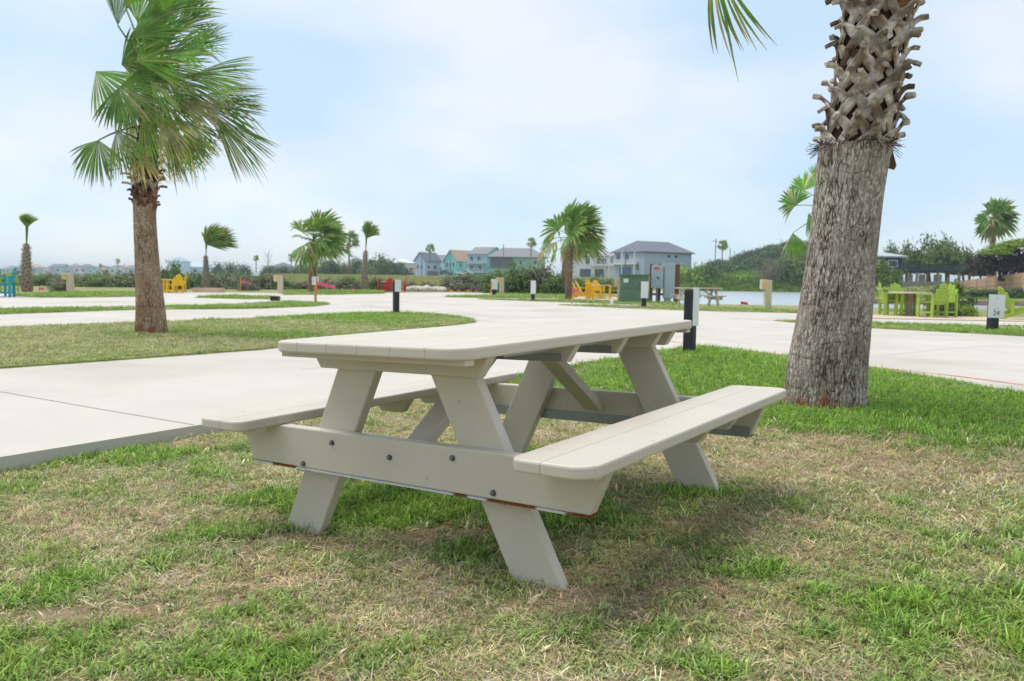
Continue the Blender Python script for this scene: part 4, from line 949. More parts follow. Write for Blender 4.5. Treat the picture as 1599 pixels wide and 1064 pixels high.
# hedge before the fence, plants by the lime chairs
for i in range(9):
    px = 1506 + i * 14; bush_px(px, 467, 454 - i * .6, 24, 68, 'dark', 'dark green hedge plant at the foot of the wooden fence', 'hedge plants')
p = G(1490, 492, 0); bush(p.x, p.y + .3, 0, .72, 1.02, 'green', 'feathery green shrub growing beside the lime green chairs'); p = G(1477, 493, 0); bush(p.x, p.y + .5, 0, .38, .85, 'grey', 'dull green shrub behind the lime green chair backs')
p = G(1508, 494.5, 0); bush(p.x, p.y, 0, .28, .36, 'lite', 'small bright yellow-green plant beside the feathery shrub'); p = G(1486, 495, 0); bush(p.x, p.y, 0, .24, .3, 'dark', 'small dark plant at the edge of the tan paving')
p = G(95, 457, 0); bush(p.x, p.y, 0, .6, .5, 'grey', 'pale low tuft beside the beige pedestal near the slim palm'); p = G(356, 455, 0); bush(p.x, p.y + 4, 0, .7, .55, 'grey', 'pale low tuft beside the stone planter')
# marsh grass
src2 = bpy.data.collections.new('marsh_sources')
for i in range(3): src2.objects.link(tuft('m_tuft_%d' % i, gmat, 26, .35, .8, .03, .16, .6, 500 + i))
n = 26000; y = nr.uniform(70, 182, n); u = nr.uniform(u_px(395), u_px(1030), n); x = u * y
x2 = nr.uniform(u_px(1040), u_px(1275), 5000); y2 = nr.uniform(144.5, 170, 5000); x2 = x2 * y2
x3 = nr.uniform(u_px(-30), u_px(420), 6000); y3 = nr.uniform(70, 80, 6000); x3 = x3 * y3
x4 = nr.uniform(u_px(1300), u_px(1640), 5000); y4 = nr.uniform(63.3, 96, 5000); x4 = x4 * y4
X = np.concatenate([x, x2, x3, x4]); Yy = np.concatenate([y, y2, y3, y4]); Zz = land_h(X, Yy)
q = np.clip(fbm(X * .05, Yy * .05, 61, 3) * 1.6 - .35, 0, 1)[:, None]; c_ = np.array(lin(142, 152, 84)) * (1 - q) + np.array(lin(172, 158, 112)) * q
c_[n:n + 5000] = np.array(lin(116, 148, 62)); c_[n + 5000:n + 11000] = np.array(lin(124, 130, 84)); c_[n + 11000:] = np.array(lin(128, 150, 72))
c_ = c_ * nr.uniform(.75, 1.25, len(X))[:, None]; sc_ = nr.uniform(.5, 1.1, len(X)); sc_[n:n + 5000] *= 1.5; sc_[n + 11000:] *= .3; sc_[:n] *= .8
scatter('marsh_grass', np.stack([X, Yy, Zz], -1), np.stack([X * 0, X * 0, nr.uniform(0, 6.28, len(X))], -1), sc_, c_, nr.integers(0, 3, len(X)), src2, 'tall yellow-green marsh grass on the field and the far canal bank', 'grass')
# pale rocks at the water edge
rockm = M('pale_rock', lin(196, 184, 172), .9, .15, 2, bump=.3, bscale=8)
for i in range(16):
    px = 638 + i * 3.6 + brng.uniform(-1, 1); p = W(px, 455, 66 + brng.uniform(-1, 1.5)); bm = bmesh.new(); bmesh.ops.create_icosphere(bm, subdivisions=2, radius=1)
    for v in bm.verts: v.co *= 1 + .5 * (float(vn(v.co.x * 1.7 + i * 9, v.co.y * 1.7 + v.co.z, 5)) - .5)
    me = bpy.data.meshes.new('rock'); bm.to_mesh(me); bm.free(); me.materials.append(rockm); o = link('rock', me, None, (p.x, p.y, .1)); s_ = brng.uniform(.16, .36); o.scale = (s_ * 1.4, s_, s_ * .9); o.rotation_euler = (0, 0, brng.random() * 6)
    tag(o, 'pale boulder in the rock pile behind the road near the red chairs', 'rock', 'rocks at the marsh edge')

# ------------------------------------------------------------------ chairs and tables
def paint(nm, c): return M(nm, c, .4, .06, 8, rnd=.03)
yel, red_, teal, lime = paint('yellow_poly', lin(236, 188, 10)), paint('red_poly', lin(206, 38, 52)), paint('teal_poly', lin(10, 152, 160)), paint('lime_poly', lin(158, 184, 70))
CH = {}
def chair_meshes(mat):
    if mat.name in CH: return CH[mat.name]
    d = {}; b = MB()
    for i in range(5): b.box(-.27 + i * .11, -.17 + i * .11, -.25, .25, .44, .465)
    b.box(-.28, .28, -.27, -.25, .38, .45); b.box(-.28, .28, .22, .24, .38, .44); d['seat'] = b.mesh('seat', mat)
    b = MB(); ang = R(12)
    for i in range(5):
        t = (i - 2) * .098; h = .62 - .045 * (i - 2) ** 2; y0 = .23
        b.prism([(t - .044, 0), (t + .044, 0), (t * 1.18 + .05, h - .03), (t * 1.18, h), (t * 1.18 - .05, h - .03)], (0, y0, .43), (1, 0, 0), (0, math.sin(ang), math.cos(ang)), (0, .02, -.004))
    b.box(-.26, .26, .262, .285, .5, .56); b.box(-.27, .27, .335, .36, .80, .85); d['backrest'] = b.mesh('backrest', mat)
    for s, nm in ((-1, 'armL'), (1, 'armR')):
        b = MB(); b.prism([(s * .25, -.3), (s * .36, -.3), (s * .36, .28), (s * .27, .34)], (0, 0, .67), (1, 0, 0), (0, 1, 0), (0, 0, .025)); d[nm] = b.mesh('arm', mat)
        for y_, q in ((-.24, 'F'), (.24, 'B')):
            b = MB(); b.box(min(s * .28, s * .33), max(s * .28, s * .33), y_ - .045, y_ + .045, 0, .67); d['leg' + nm + q] = b.mesh('leg', mat)
    b = MB(); b.box(-.29, .29, -.245, -.22, .12, .17); b.box(-.31, -.29, -.24, .24, .12, .17); b.box(.29, .31, -.24, .24, .12, .17); d['stretcher'] = b.mesh('stretcher', mat)
    CH[mat.name] = d; return d
def chair(loc, rz, mat, label, group=None, s=1.):
    o = empty('upright_slat_chair', loc, rz); tag(o, label, 'chair', group); o.scale = (s, s, s)
    for k, me in chair_meshes(mat).items(): link(me.name.split('.')[0], me, o)
    return o
def lounge(loc, rz, mat, label, s=1.):
    o = empty('lounge_chair', loc, rz); tag(o, label, 'chair'); o.scale = (s, s, s); ang = R(28)
    b = MB()
    for i in range(6): b.bar((-.27, -.32 + i * .1, .40 - i * .025), (.27, -.32 + i * .1, .40 - i * .025), .09, .022)
    b.build('seat', mat, o); b = MB()
    for i in range(5):
        t = (i - 2) * .105; h = .80 - .05 * (i - 2) ** 2
        b.prism([(t - .047, 0), (t + .047, 0), (t * 1.15 + .05, h - .04), (t * 1.15, h), (t * 1.15 - .05, h - .04)], (0, .20, .26), (1, 0, 0), (0, math.sin(ang), math.cos(ang)), (0, .02, -.008))
    b.bar((-.27, .42, .6), (.27, .42, .6), .05, .025); b.build('backrest', mat, o)
    for sd_ in (-1, 1):
        b = MB(); b.box(min(sd_ * .25, sd_ * .39), max(sd_ * .25, sd_ * .39), -.42, .42, .56, .585); b.build('arm', mat, o)
        b = MB(); b.box(min(sd_ * .28, sd_ * .32), max(sd_ * .28, sd_ * .32), -.40, -.30, 0, .56); b.build('leg', mat, o)
        b = MB(); b.bar((sd_ * .30, -.36, .36), (sd_ * .30, .62, .03), .03, .11); b.build('side_rail', mat, o)
        b = MB(); b.box(min(sd_ * .33, sd_ * .36), max(sd_ * .33, sd_ * .36), .28, .36, .1, .56); b.build('arm_support', mat, o)
    return o
def round_table(loc, mat_top, mat_leg, rad, h, label):
    o = empty('patio_table', loc); tag(o, label, 'table'); b = MB(); b.tube([(0, 0, h - .045), (0, 0, h)], rad, 24); b.build('table_top', mat_top, o, bevel=.008)
    b = MB(); b.box(-.065, .065, -.065, .065, .03, h - .045); b.build('pedestal', mat_leg, o); b = MB(); b.box(-.32, .32, -.06, .06, 0, .05); b.box(-.06, .06, -.32, .32, 0, .055); b.build('foot', mat_leg, o)
tabletop = M('sand_top', lin(204, 190, 168), .6, .06, 6); tableleg = M('taupe_leg', lin(150, 136, 126), .7, .08, 5)
# lime set
def yawto(a, b): d = Vector(b) - Vector(a); return math.atan2(d.y, d.x) + math.pi / 2       # chair front is local -y
ZP = ZL + .012
T4 = G(1422, 493.5, ZP); round_table((T4.x, T4.y + .1, ZP), tabletop, tableleg, .62, .74, 'round sand-topped patio table between the lime green chairs')
for px, py, lb in ((1390, 492.2, 'lime green chair seen from its back at the canal end of the patio table'), (1406, 492.5, 'lime green chair facing the camera across the patio table'), (1455, 495.3, 'lime green chair with its slatted back turned to the road'), (1470, 494.6, 'lime green chair half hidden beside the slatted one, next to the shrub')):
    g = G(px, py, ZP); t0 = (T4.x, T4.y + .1, ZP)
    rz = {1390: R(80), 1406: R(8), 1455: R(205), 1470: R(-62)}[px]
    chair((g.x, g.y, ZP), rz, lime, lb)
g = G(1590, 498.5, ZP); lounge((g.x, g.y, ZP), R(82), lime, 'lime green reclined lounge chair beside the sign numbered 24')
# yellow set on the right
g = G(938, 466, ZP); round_table((g.x, g.y, ZP), tabletop, yel, .58, .74, 'round patio table with yellow base among the yellow chairs by the transformer')
for px, py, rz, lb in ((926, 466.8, R(120), 'yellow upright chair between the lounge chairs and the round table'), (933, 463.8, R(20), 'yellow upright chair behind the round table near the green transformer'), (959, 466.8, R(-100), 'yellow upright chair against the green transformer')):
    g = G(px, py, ZP); chair((g.x, g.y, ZP), rz, yel, lb)
g = G(909, 467, ZP); lounge((g.x, g.y, ZP), R(80), yel, 'yellow reclined lounge chair beside the palm and orange stake'); g = G(914, 465, ZP); lounge((g.x, g.y, ZP), R(76), yel, 'yellow reclined lounge chair behind the front yellow lounge chair')
# yellow set on the left
g = G(262, 457, 0); round_table((g.x, g.y, 0), tabletop, yel, .58, .74, 'round patio table with yellow base behind the brown palm trunk')
for px, py, rz, lb in ((251, 457, R(100), 'yellow chair partly hidden by the brown palm trunk'), (273, 457.6, R(-120), 'yellow chair beside the table, between the palm trunk and another yellow chair'), (281, 456.6, R(-80), 'yellow chair nearest the green bush behind the brown palm')):
    g = G(px, py, 0); chair((g.x, g.y, 0), rz, yel, lb)
# red set
g = G(607, 455.4, 0); round_table((g.x, g.y, 0), tabletop, red_, .55, .74, 'round patio table with red base among the red chairs')
for px, py, rz, lb in ((596, 455.5, R(95), 'red chair on the young palm side of the red table'), (610.5, 456.4, R(180), 'red chair turned with its back to the road'), (627, 455.5, R(-90), 'red chair half hidden behind the black post')):
    g = G(px, py, 0); chair((g.x, g.y, 0), rz, red_, lb)
# teal chairs at the left edge, lime chair behind
g = G(6, 464, 0); chair((g.x, g.y, 0), R(-70), teal, 'teal upright chair at the edge of the far camp site', s=1.18); g = G(-12, 463, 0); chair((g.x, g.y, 0), R(60), teal, 'teal upright chair beyond the other teal chair', s=1.18)
g = G(15, 456, 0); chair((g.x, g.y, 0), R(10), lime, 'lime green chair behind the teal chair')
# second picnic table
g = G(1090, 478, 0); picnic_table((g.x, g.y, 0), R(8), 'plain beige picnic table beside the grey electrical cabinets near the canal', detail=False)

# ------------------------------------------------------------------ site posts, pedestals, utility boxes
blackm = M('black_post', lin(44, 44, 48), .7, .12, 12, bump=.1, bscale=30); whitem = M('white_sign', lin(226, 228, 230), .45, .03, 5); inkm = M('ink', lin(60, 62, 70), .6, .1, 9); greyink = M('grey_ink', lin(176, 178, 184), .6, .1, 9)
def text_mesh(txt, size, mat):
    cu = bpy.data.curves.new('lettering', 'FONT'); cu.body = txt; cu.size = size; cu.align_x = 'CENTER'; cu.extrude = .001
    o = bpy.data.objects.new('tmp', cu); COL.objects.link(o); bpy.context.view_layer.update()
    me = bpy.data.meshes.new_from_object(o.evaluated_get(bpy.context.evaluated_depsgraph_get())); bpy.data.objects.remove(o); me.materials.clear(); me.materials.append(mat); me.name = 'lettering'; return me
def site_post(px, py, top, rz, label, z=ZL, sign=None, wpost=.12, txt=None, tilt=0, sgn_h=.32, sgn_w=.2):
    """black square post; sign plate on its local -y face"""
    g = G(px, py, z); k = g.y / FPX; H = (py - top) * k; o = empty('site_post', (g.x, g.y, z), rz); tag(o, label, 'post'); o.rotation_euler = (0, tilt, rz)
    b = MB(); b.box(-wpost / 2, wpost / 2, -wpost / 2, wpost / 2, -.1, H - .03); b.build('post', blackm, o, bevel=.008)
    b = MB(); b.prism([(-sgn_w / 2 + .01, 0), (sgn_w / 2 - .01, 0), (sgn_w / 2, .01), (sgn_w / 2, sgn_h - .01), (sgn_w / 2 - .01, sgn_h), (-sgn_w / 2 + .01, sgn_h), (-sgn_w / 2, sgn_h - .01), (-sgn_w / 2, .01)], (0, -wpost / 2 - .012, H - sgn_h), (1, 0, 0), (0, 0, 1), (0, .010, 0)); s_ = b.build('sign_plate', whitem, o)
    if txt:
        t_ = link('number', text_mesh(txt, sgn_h * .30, inkm), s_, (0, -wpost / 2 - .0145, H - sgn_h + .055)); t_.rotation_euler = (R(90), 0, 0)
        b = MB(); yy = -wpost / 2 - .0142
        for q in range(7): b.box(-.07 + q * .021, -.058 + q * .021, yy, yy + .001, H - sgn_h + .185, H - sgn_h + .2)
        for q in range(5): b.bar((0, yy, H - .085), (.025 * math.cos(q * R(45)), yy, H - .085 + .025 * math.sin(q * R(45))), .005, .002, (0, 1, 0))
        b.box(-.025, .025, yy, yy + .001, H - .1, H - .095)
        b.build('emblem', greyink, s_)
    return o
site_post(1076, 553, 449, R(58), 'black square site post with white sign plate seen edge-on behind the picnic table', 0.02, wpost=.135, sgn_h=.5, sgn_w=.2)
site_post(618.5, 490, 437, R(48), 'black square site post with white plate at the tip of the palm island', wpost=.13, sgn_h=.32)
site_post(1549, 517, 460, R(4), 'black site post with white sign numbered 24', txt='24', wpost=.17, tilt=R(1.), sgn_h=.50, sgn_w=.36)
site_post(1005, 480, 440, R(6), 'black site post with tall white sign before the green transformer', wpost=.15, sgn_h=.62, sgn_w=.28)
site_post(832, 469.8, 438.5, R(6), 'black site post with narrow white sign before the mangrove bushes', wpost=.16, sgn_h=.62, sgn_w=.24)
site_post(771.5, 462, 436, R(4), 'black site post with wide white sign beside an orange stake and beige pedestal', wpost=.2, sgn_h=.62, sgn_w=.40)
orange = M('orange_stake', lin(226, 132, 60), .7, .12, 9); stakem = M('stake_wood', lin(206, 160, 110), .8, .12, 9); pink = paint('pink_ribbon', lin(244, 84, 132)); flago = paint('orange_flag', lin(240, 120, 60))
def stake(px, py, top, label, ribbon=1, z=ZL, wd=.05):
    g = G(px, py, z); k = g.y / FPX; H = (py - top) * k; o = empty('survey_stake', (g.x, g.y, z)); tag(o, label, 'stake')
    b = MB(); b.bar((0, 0, -.1), (.02, 0, H * .45), wd, .02, (0, 1, 0)); b.build('stake_foot', stakem, o); b = MB(); b.bar((.02, 0, H * .45), (.05, 0, H), wd, .021, (0, 1, 0)); b.build('stake_top', orange, o)
    if ribbon:
        b = MB(); P = [Vector((.05 + .1 * q * ribbon, -.015 - .02 * math.sin(q * 2), H * .8 - .03 * q)) for q in range(6)]; vs = []
        for p in P: vs += [p - Vector((0, 0, .05)), p + Vector((0, 0, .05))]
        b.add(vs, [(2 * q, 2 * q + 1, 2 * q + 3, 2 * q + 2) for q in range(5)]); b.build('ribbon', pink, o)
stake(493, 475, 434, 'orange survey stake with fluttering pink ribbon in front of the windswept palm', 1.3)
g = G(491, 474.5, ZL); o = empty('sign_board', (g.x, g.y + .12, ZL)); tag(o, 'white square sign board standing right behind the orange survey stake', 'sign'); k = g.y / FPX; b = MB(); b.box(-5.2 * k, 5.2 * k, 0, .02, 29 * k, 42 * k); b.build('sign_plate', whitem, o); b = MB(); b.box(-.04, .04, .022, .08, -.1, 40 * k); b.build('post', stakem, o)
stake(766, 468.5, 441, 'orange survey stake beside the wide white site sign', 0); stake(893, 474, 446, 'orange survey stake with pink ribbon tied on at the palm by the yellow chairs', .5)
stake(375, 456, 435, 'thin stake with pink ribbon between the stone planter and the scrub', 1.2, 0)
for px, py, lb, m_ in ((61, 456, 'small pink survey flag beside the slim palm', pink), (549, 455, 'small red survey flag between two palms', pink), (701, 457, 'small orange survey flag at the rock pile end', flago), (713, 457, 'small pink survey flag first in the row by the rocks', pink), (728, 457, 'small orange survey flag in the middle of the row by the rocks', flago), (741, 457, 'small pink survey flag near the pedestal end of the row', pink), (1157, 480, 'small red survey flag in the grass before the canal', paint('red_flag', lin(222, 60, 40)))):
    g = G(px, py, 0); o = empty('survey_flag', (g.x, g.y, 0)); tag(o, lb, 'flag'); b = MB(); b.bar((0, 0, -.05), (0, 0, .24), .012, .012); b.build('wire', blackm, o); b = MB(); b.prism([(0, .12), (.3, .10), (.26, .2), (0, .24)], (0, 0, 0), (1, 0, 0), (0, 0, 1), (0, .006, 0)); b.build('flag_cloth', m_, o)
pedm = M('beige_pedestal', lin(206, 190, 164), .6, .06, 5); ylab = paint('yellow_label', lin(238, 180, 50))
def pedestal(px, py, top, label, z=0., wpx=9, rz=0, head=-1):
    g = G(px, py, z); k = g.y / FPX; H = (py - top) * k; wd = wpx * k; o = empty('power_pedestal', (g.x, g.y, z), rz); tag(o, label, 'pedestal')
    b = MB(); b.box(-wd * .5, wd * .5, -.12, .12, -.1, H * .98); b.build('column', pedm, o, bevel=.02); b = MB(); b.box(head * wd * .5 - .2 * wd - (wd * .5 if head < 0 else 0), head * wd * .5 + .2 * wd + (wd * .5 if head > 0 else 0), -.17, .1, H * .67, H * 1.0); h_ = b.build('meter_head', pedm, o, bevel=.02)
    b = MB(); cx = head * wd * .6; b.box(cx - wd * .2, cx + wd * .2, -.176, -.171, H * .78, H * .92); b.build('warning_label', ylab, h_)
pedestal(110, 457.5, 427, 'beige power pedestal beside the slim palm at the water end'); pedestal(438, 458.5, 430.5, 'beige power pedestal in front of the windswept palm with brown leaves', wpx=8); pedestal(783, 461, 433.5, 'beige power pedestal beside the wide white site sign', wpx=7.5, z=ZL); pedestal(1198, 484, 437, 'beige power pedestal standing at the canal edge', wpx=10); pedestal(967.5, 470, 436, 'beige power pedestal half hidden behind the green transformer', wpx=7)
b = MB(); g = G(429.5, 470, 0); b.box(-.16, .16, -.12, .12, 0, .16); b.box(-.18, .18, -.14, .14, .16, .185); tag(b.build('utility_box', blackm, None, (g.x, g.y, ZC)), 'small black utility box on the concrete near the beige pedestal', 'utility box')
# stone planter
stm = M('planter_stone', lin(206, 180, 152), .9, .15, 3, bump=.3, bscale=20); g = G(320, 457, 0); o = empty('stone_planter', (g.x, g.y + .65, 0)); tag(o, 'low tan stone planter box holding the short young palm', 'planter')
for lv in range(2):
    for s in range(5):
        for (ax, yy) in ((0, -.6), (0, .6)):
            b = MB(); b.box(-.7 + s * .28 + .004, -.7 + (s + 1) * .28 - .004, yy - .08, yy + .08, lv * .13, lv * .13 + .126); b.build('stone_block', stm, o)
    for yy in range(4):
        for xx in (-.64, .64): b = MB(); b.box(xx - .06, xx + .06, -.515 + yy * .258, -.515 + yy * .258 + .25, lv * .13, lv * .13 + .126); b.build('stone_block', stm, o)
b = MB(); b.box(-.57, .57, -.51, .51, .02, .22); b.build('soil_fill', M('planter_soil', lin(92, 74, 58), .95, .2, 5), o)
# transformer
trm = M('transformer_green', lin(98, 124, 104), .5, .06, 3, rnd=.0); g = G(992, 473.5, 0); k = g.y / FPX; o = empty('transformer', (g.x, g.y + .6, 0), R(-4)); tag(o, 'green metal transformer cabinet on a plinth beside the grey electrical boxes', 'transformer')
w2, H = 23 * k, 44 * k
b = MB(); b.prism([(-w2 * 1.02, 0), (w2 * 1.02, 0), (w2 * .97, H * .46), (-w2 * .97, H * .46)], (0, -.5, 0), (1, 0, 0), (0, 0, 1), (0, 1.1, 0)); b.build('plinth', trm, o, bevel=.01)
b = MB(); b.box(-w2 * .95, w2 * .95, -.4, .55, H * .47, H * .97); b.build('cabinet', trm, o, bevel=.015)
b = MB(); b.prism([(-.5, H * .97), (.6, H * .97), (.6, H * 1.0), (-.5, H * 1.02)], (-w2 * .99, 0, 0), (0, 1, 0), (0, 0, 1), (w2 * 1.98, 0, 0)); b.build('lid', trm, o)
for xx in (-.28, .33): b = MB(); b.box(w2 * xx - .008, w2 * xx + .008, -.415, -.402, H * .48, H * .95); b.build('door_seam', trm, o)
b = MB(); b.box(-w2 * .75, -w2 * .42, -.412, -.4015, H * .72, H * .86); b.build('warning_label', whitem, o); b = MB(); b.box(w2 * .1, w2 * .16, -.44, -.402, H * .66, H * .72); b.build('handle', galv, o)
# electrical rack
boxm = M('grey_cabinet', lin(168, 182, 190), .45, .05, 4); woodp = M('brown_post', lin(118, 86, 66), .85, .2, 6, stretch=(1, 1, .2)); g = G(1036, 473, 0); k = g.y / FPX; o = empty('electrical_rack', (g.x, g.y, 0)); tag(o, 'pair of grey electrical cabinets mounted on brown wooden posts', 'electrical cabinet')
X_ = lambda px: (px - 1036) * k; Z_ = lambda py: (473 - py) * k
for a, c in ((1014, 1018.5), (1027, 1031), (1052, 1060)): b = MB(); b.box(X_(a), X_(c), 0, .12, -.2, Z_(413)); b.build('wooden_post', woodp, o)
for yy in (420, 440, 460): b = MB(); b.box(X_(1014), X_(1059), .122, .16, Z_(yy) - .05, Z_(yy) + .05); b.build('rail', woodp, o)
b = MB(); b.box(X_(1016), X_(1033), -.26, -.002, Z_(450.5), Z_(415)); c_ = b.build('disconnect_box', boxm, o, bevel=.01); b = MB(); b.box(X_(1019), X_(1026.5), -.266, -.2605, Z_(422), Z_(418)); b.build('danger_label', M('danger_red', lin(226, 84, 100), .5), c_); b = MB(); b.bar((X_(1026), -.28, Z_(436)), (X_(1024), -.30, Z_(433)), .05, .04); b.build('handle', blackm, c_)
b = MB(); b.box(X_(1034.5), X_(1051), -.3, -.003, Z_(466), Z_(412)); c_ = b.build('tall_cabinet', boxm, o, bevel=.01); b = MB(); b.box(X_(1035), X_(1035.6), -.312, -.3005, Z_(460), Z_(415)); b.build('door_edge', galv, c_)
b = MB(); b.tube([(X_(1024.5), -.12, -.1), (X_(1024.5), -.12, Z_(450.5))], .05, 10); b.build('conduit', galv, o); b = MB(); b.box(X_(1036), X_(1046), -.22, -.06, -.1, Z_(466)); b.build('cable_duct', boxm, o)
for px, py, lb in ((955.5, 474.5, 'short white pipe cap in the grass before the transformer'), (794, 459, 'short white pipe cap beside the beige pedestal and site sign')):
    g = G(px, py, ZL); b = MB(); b.tube([(0, 0, -.05), (0, 0, .1), (0, 0, .1)], [.06, .06, .06], 10); b.tube([(0, 0, .09), (0, 0, .16)], .075, 10); tag(b.build('pipe_cap', whitem, None, (g.x, g.y, ZL)), lb, 'pipe')

# ------------------------------------------------------------------ houses
glassm = M('dark_glass', lin(70, 82, 92), .15, .1, 2, spec=.6); trimm = M('white_trim', lin(222, 224, 224), .6, .05, 3)
def wallm(nm, c): return M(nm, c, .8, .05, 1.5, bump=.15, bscale=3, stretch=(.2, .2, 9), bdist=.03)
def roofm(nm, c): return M(nm, c, .9, .14, 3, bump=.2, bscale=6)
def house(px, base, Y, rz, w_, d_, h_, rh, wall, roof, label, kind='y', wins=(), doors_and_shade=(), balc=(), over=.4, name='house', z0=None, hipk=1.):
    p = W(px, base, Y); z = p.z if z0 is None else z0; o = empty(name, (p.x, p.y, z), R(rz)); tag(o, label, 'house')
    b = MB(); b.box(0, w_, 0, d_, -2.5, h_)
    if kind == 'y': b.prism([(0, h_), (w_, h_), (w_ / 2, h_ + rh)], (0, 0, 0), (1, 0, 0), (0, 0, 1), (0, d_, 0))
    if kind == 'x': b.prism([(0, h_), (d_, h_), (d_ / 2, h_ + rh)], (0, 0, 0), (0, 1, 0), (0, 0, 1), (w_, 0, 0))
    b.build('wall', wall, o, fix=True)
    b = MB(); t = .18; e = over
    if kind == 'y':
        sl = rh / (w_ / 2)
        for s in (0, 1):
            P = [(-e, h_ - e * sl), (w_ / 2, h_ + rh), (w_ / 2, h_ + rh + t), (-e, h_ - e * sl + t)]
            if s: P = [(w_ - a, q) for a, q in P]
            b.prism(P, (0, -e, .02), (1, 0, 0), (0, 0, 1), (0, d_ + 2 * e, 0))
    elif kind == 'x':
        sl = rh / (d_ / 2)
        for s in (0, 1):
            P = [(-e, h_ - e * sl), (d_ / 2, h_ + rh), (d_ / 2, h_ + rh + t), (-e, h_ - e * sl + t)]
            if s: P = [(d_ - a, q) for a, q in P]
            b.prism(P, (-e, 0, .02), (0, 1, 0), (0, 0, 1), (w_ + 2 * e, 0, 0))
    elif kind == 'hip':
        i_ = (min(w_, d_) / 2 + e) * hipk; A = [(-e, -e, h_), (w_ + e, -e, h_), (w_ + e, d_ + e, h_), (-e, d_ + e, h_)]
        if w_ > d_: Rg = [(-e + i_, d_ / 2, h_ + rh), (w_ + e - i_, d_ / 2, h_ + rh)]; F = [(0, 1, 5, 4), (1, 2, 5), (2, 3, 4, 5), (3, 0, 4)]
        else: Rg = [(w_ / 2, -e + i_, h_ + rh), (w_ / 2, d_ + e - i_, h_ + rh)]; F = [(0, 1, 4), (1, 2, 5, 4), (2, 3, 5), (3, 0, 4, 5)]
        A2 = [(x, y, q - .2) for x, y, q in A]
        b.add(A + Rg, F); b.add(A2 + A, [(0, 1, 5, 4), (1, 2, 6, 5), (2, 3, 7, 6), (3, 0, 4, 7), (3, 2, 1, 0)])
    else: b.box(-e, w_ + e, -e, d_ + e, h_ + .01, h_ + .25)
    b.build('roof', roof, o)
    def face(f, a0, a1, q0, q1, pr):
        B = MB()
        if f == 'f': B.box(a0, a1, -pr, -.005, q0, q1)
        elif f == 'r': B.box(w_ + .005, w_ + pr, a0, a1, q0, q1)
        else: B.box(-pr, -.005, a0, a1, q0, q1)
        return B
    for (f, a0, a1, q0, q1) in wins:
        wn = face(f, a0 - .12, a1 + .12, q0 - .12, q1 + .12, .06).build('window', trimm, o); face(f, a0, a1, q0, q1, .09).build('pane', glassm, wn)
    for (f, a0, a1, q0, q1, m_) in doors_and_shade: face(f, a0, a1, q0, q1, .07).build('garage_door_or_porch_shade' if a1 - a0 > 1.6 else 'door', m_, o)  # flat panels: garage doors, and dark sheets painted as porch shade
    for (x0, x1, zf, dp, m_) in balc:       # floor slab, posts, rail on the front
        bl = MB().box(x0, x1, -dp, -.01, zf - .2, zf).build('balcony', m_, o)
        r_2 = MB(); r_2.box(x0, x1, -dp, -dp + .06, zf + .95, zf + 1.02)
        nb = int((x1 - x0) / .35)
        for q in range(nb + 1): xx = x0 + (x1 - x0 - .05) * q / nb; r_2.box(xx, xx + .04, -dp, -dp + .04, zf, zf + .96)
        r_2.build('railing', m_, bl)
        for xx in (x0, (x0 + x1) / 2, x1 - .18): MB().box(xx, xx + .18, -dp - .05, -dp + .13, -2.2, h_ - .05).build('post', m_, o)
    return o
g_roof, d_roof, tan_roof = roofm('grey_shingle', lin(132, 130, 132)), roofm('slate_shingle', lin(108, 114, 122)), roofm('tan_shingle', lin(178, 150, 128))
dkg = M('dark_garage', lin(92, 98, 106), .6); blg = M('blue_garage', lin(96, 122, 158), .6)
house(605, 428, 290, 0, 9.0, 8, 4.0, 1.5, wallm('w_offwhite', lin(206, 206, 200)), roofm('white_metal', lin(216, 218, 220)), 'low off-white house with white metal roof beside the pale blue gable', 'hip', wins=[('f', 1, 2.2, .8, 2), ('f', 3, 4.2, .8, 2), ('f', 6, 7.4, .8, 2)])
house(647.5, 426, 285, -40, 5.2, 7.4, 4.2, 2.7, wallm('w_paleblue', lin(168, 190, 214)), d_roof, 'pale blue gabled house with slate roof beside the white cube house', 'y', wins=[('f', 1.1, 2.1, 1.4, 2.7), ('f', 3, 4, 1.4, 2.7), ('r', 1, 2.2, 1.4, 2.6), ('r', 4, 5.2, 1.4, 2.6)], doors_and_shade=[('r', 1, 6.2, -1, .6, M('porch_shade_grey', lin(112, 112, 124), .8))])  # dark panel on the side wall paints the shade of the porch
house(681, 426, 300, 0, 6.2, 7, 6.2, .3, wallm('w_white', lin(216, 222, 226)), trimm, 'white cube-shaped house with flat roof between blue and aqua gables', 'flat', wins=[('f', .6, 1.8, 3.4, 4.8), ('f', 2.6, 3.8, 3.4, 4.8), ('f', .8, 2, .4, 2)])
house(693.5, 426, 288, -40, 6.0, 11, 4.3, 3.5, wallm('w_aqua', lin(126, 206, 204)), tan_roof, 'bright aqua gabled house with tan shingle roof', 'y', wins=[('f', 1, 1.8, 2, 3.5), ('f', 2.6, 3.4, 2, 3.5), ('f', 4.2, 5, 2, 3.5), ('r', 1.5, 2.6, 2, 3.3)], doors_and_shade=[('f', 1.4, 4.6, -1, 1, M('aqua_garage', lin(104, 176, 160), .7))])
house(730, 428, 275, -35, 8.2, 9.5, 6.6, 2.3, wallm('w_teal', lin(128, 184, 198)), g_roof, 'tall teal house with stacked white balconies and grey roof', 'x', wins=[('f', 1, 2.6, 4.2, 5.8), ('f', 4, 5.6, 4.2, 5.8), ('f', 1, 2.6, 1.2, 2.8), ('f', 4.6, 6, 1.2, 2.8), ('r', 2, 3.2, 4, 5.2)], balc=[(0, 8.2, 3.6, 2.2, M('cream_trim', lin(206, 200, 192), .7)), (0, 8.2, .7, 2.2, trimm)])
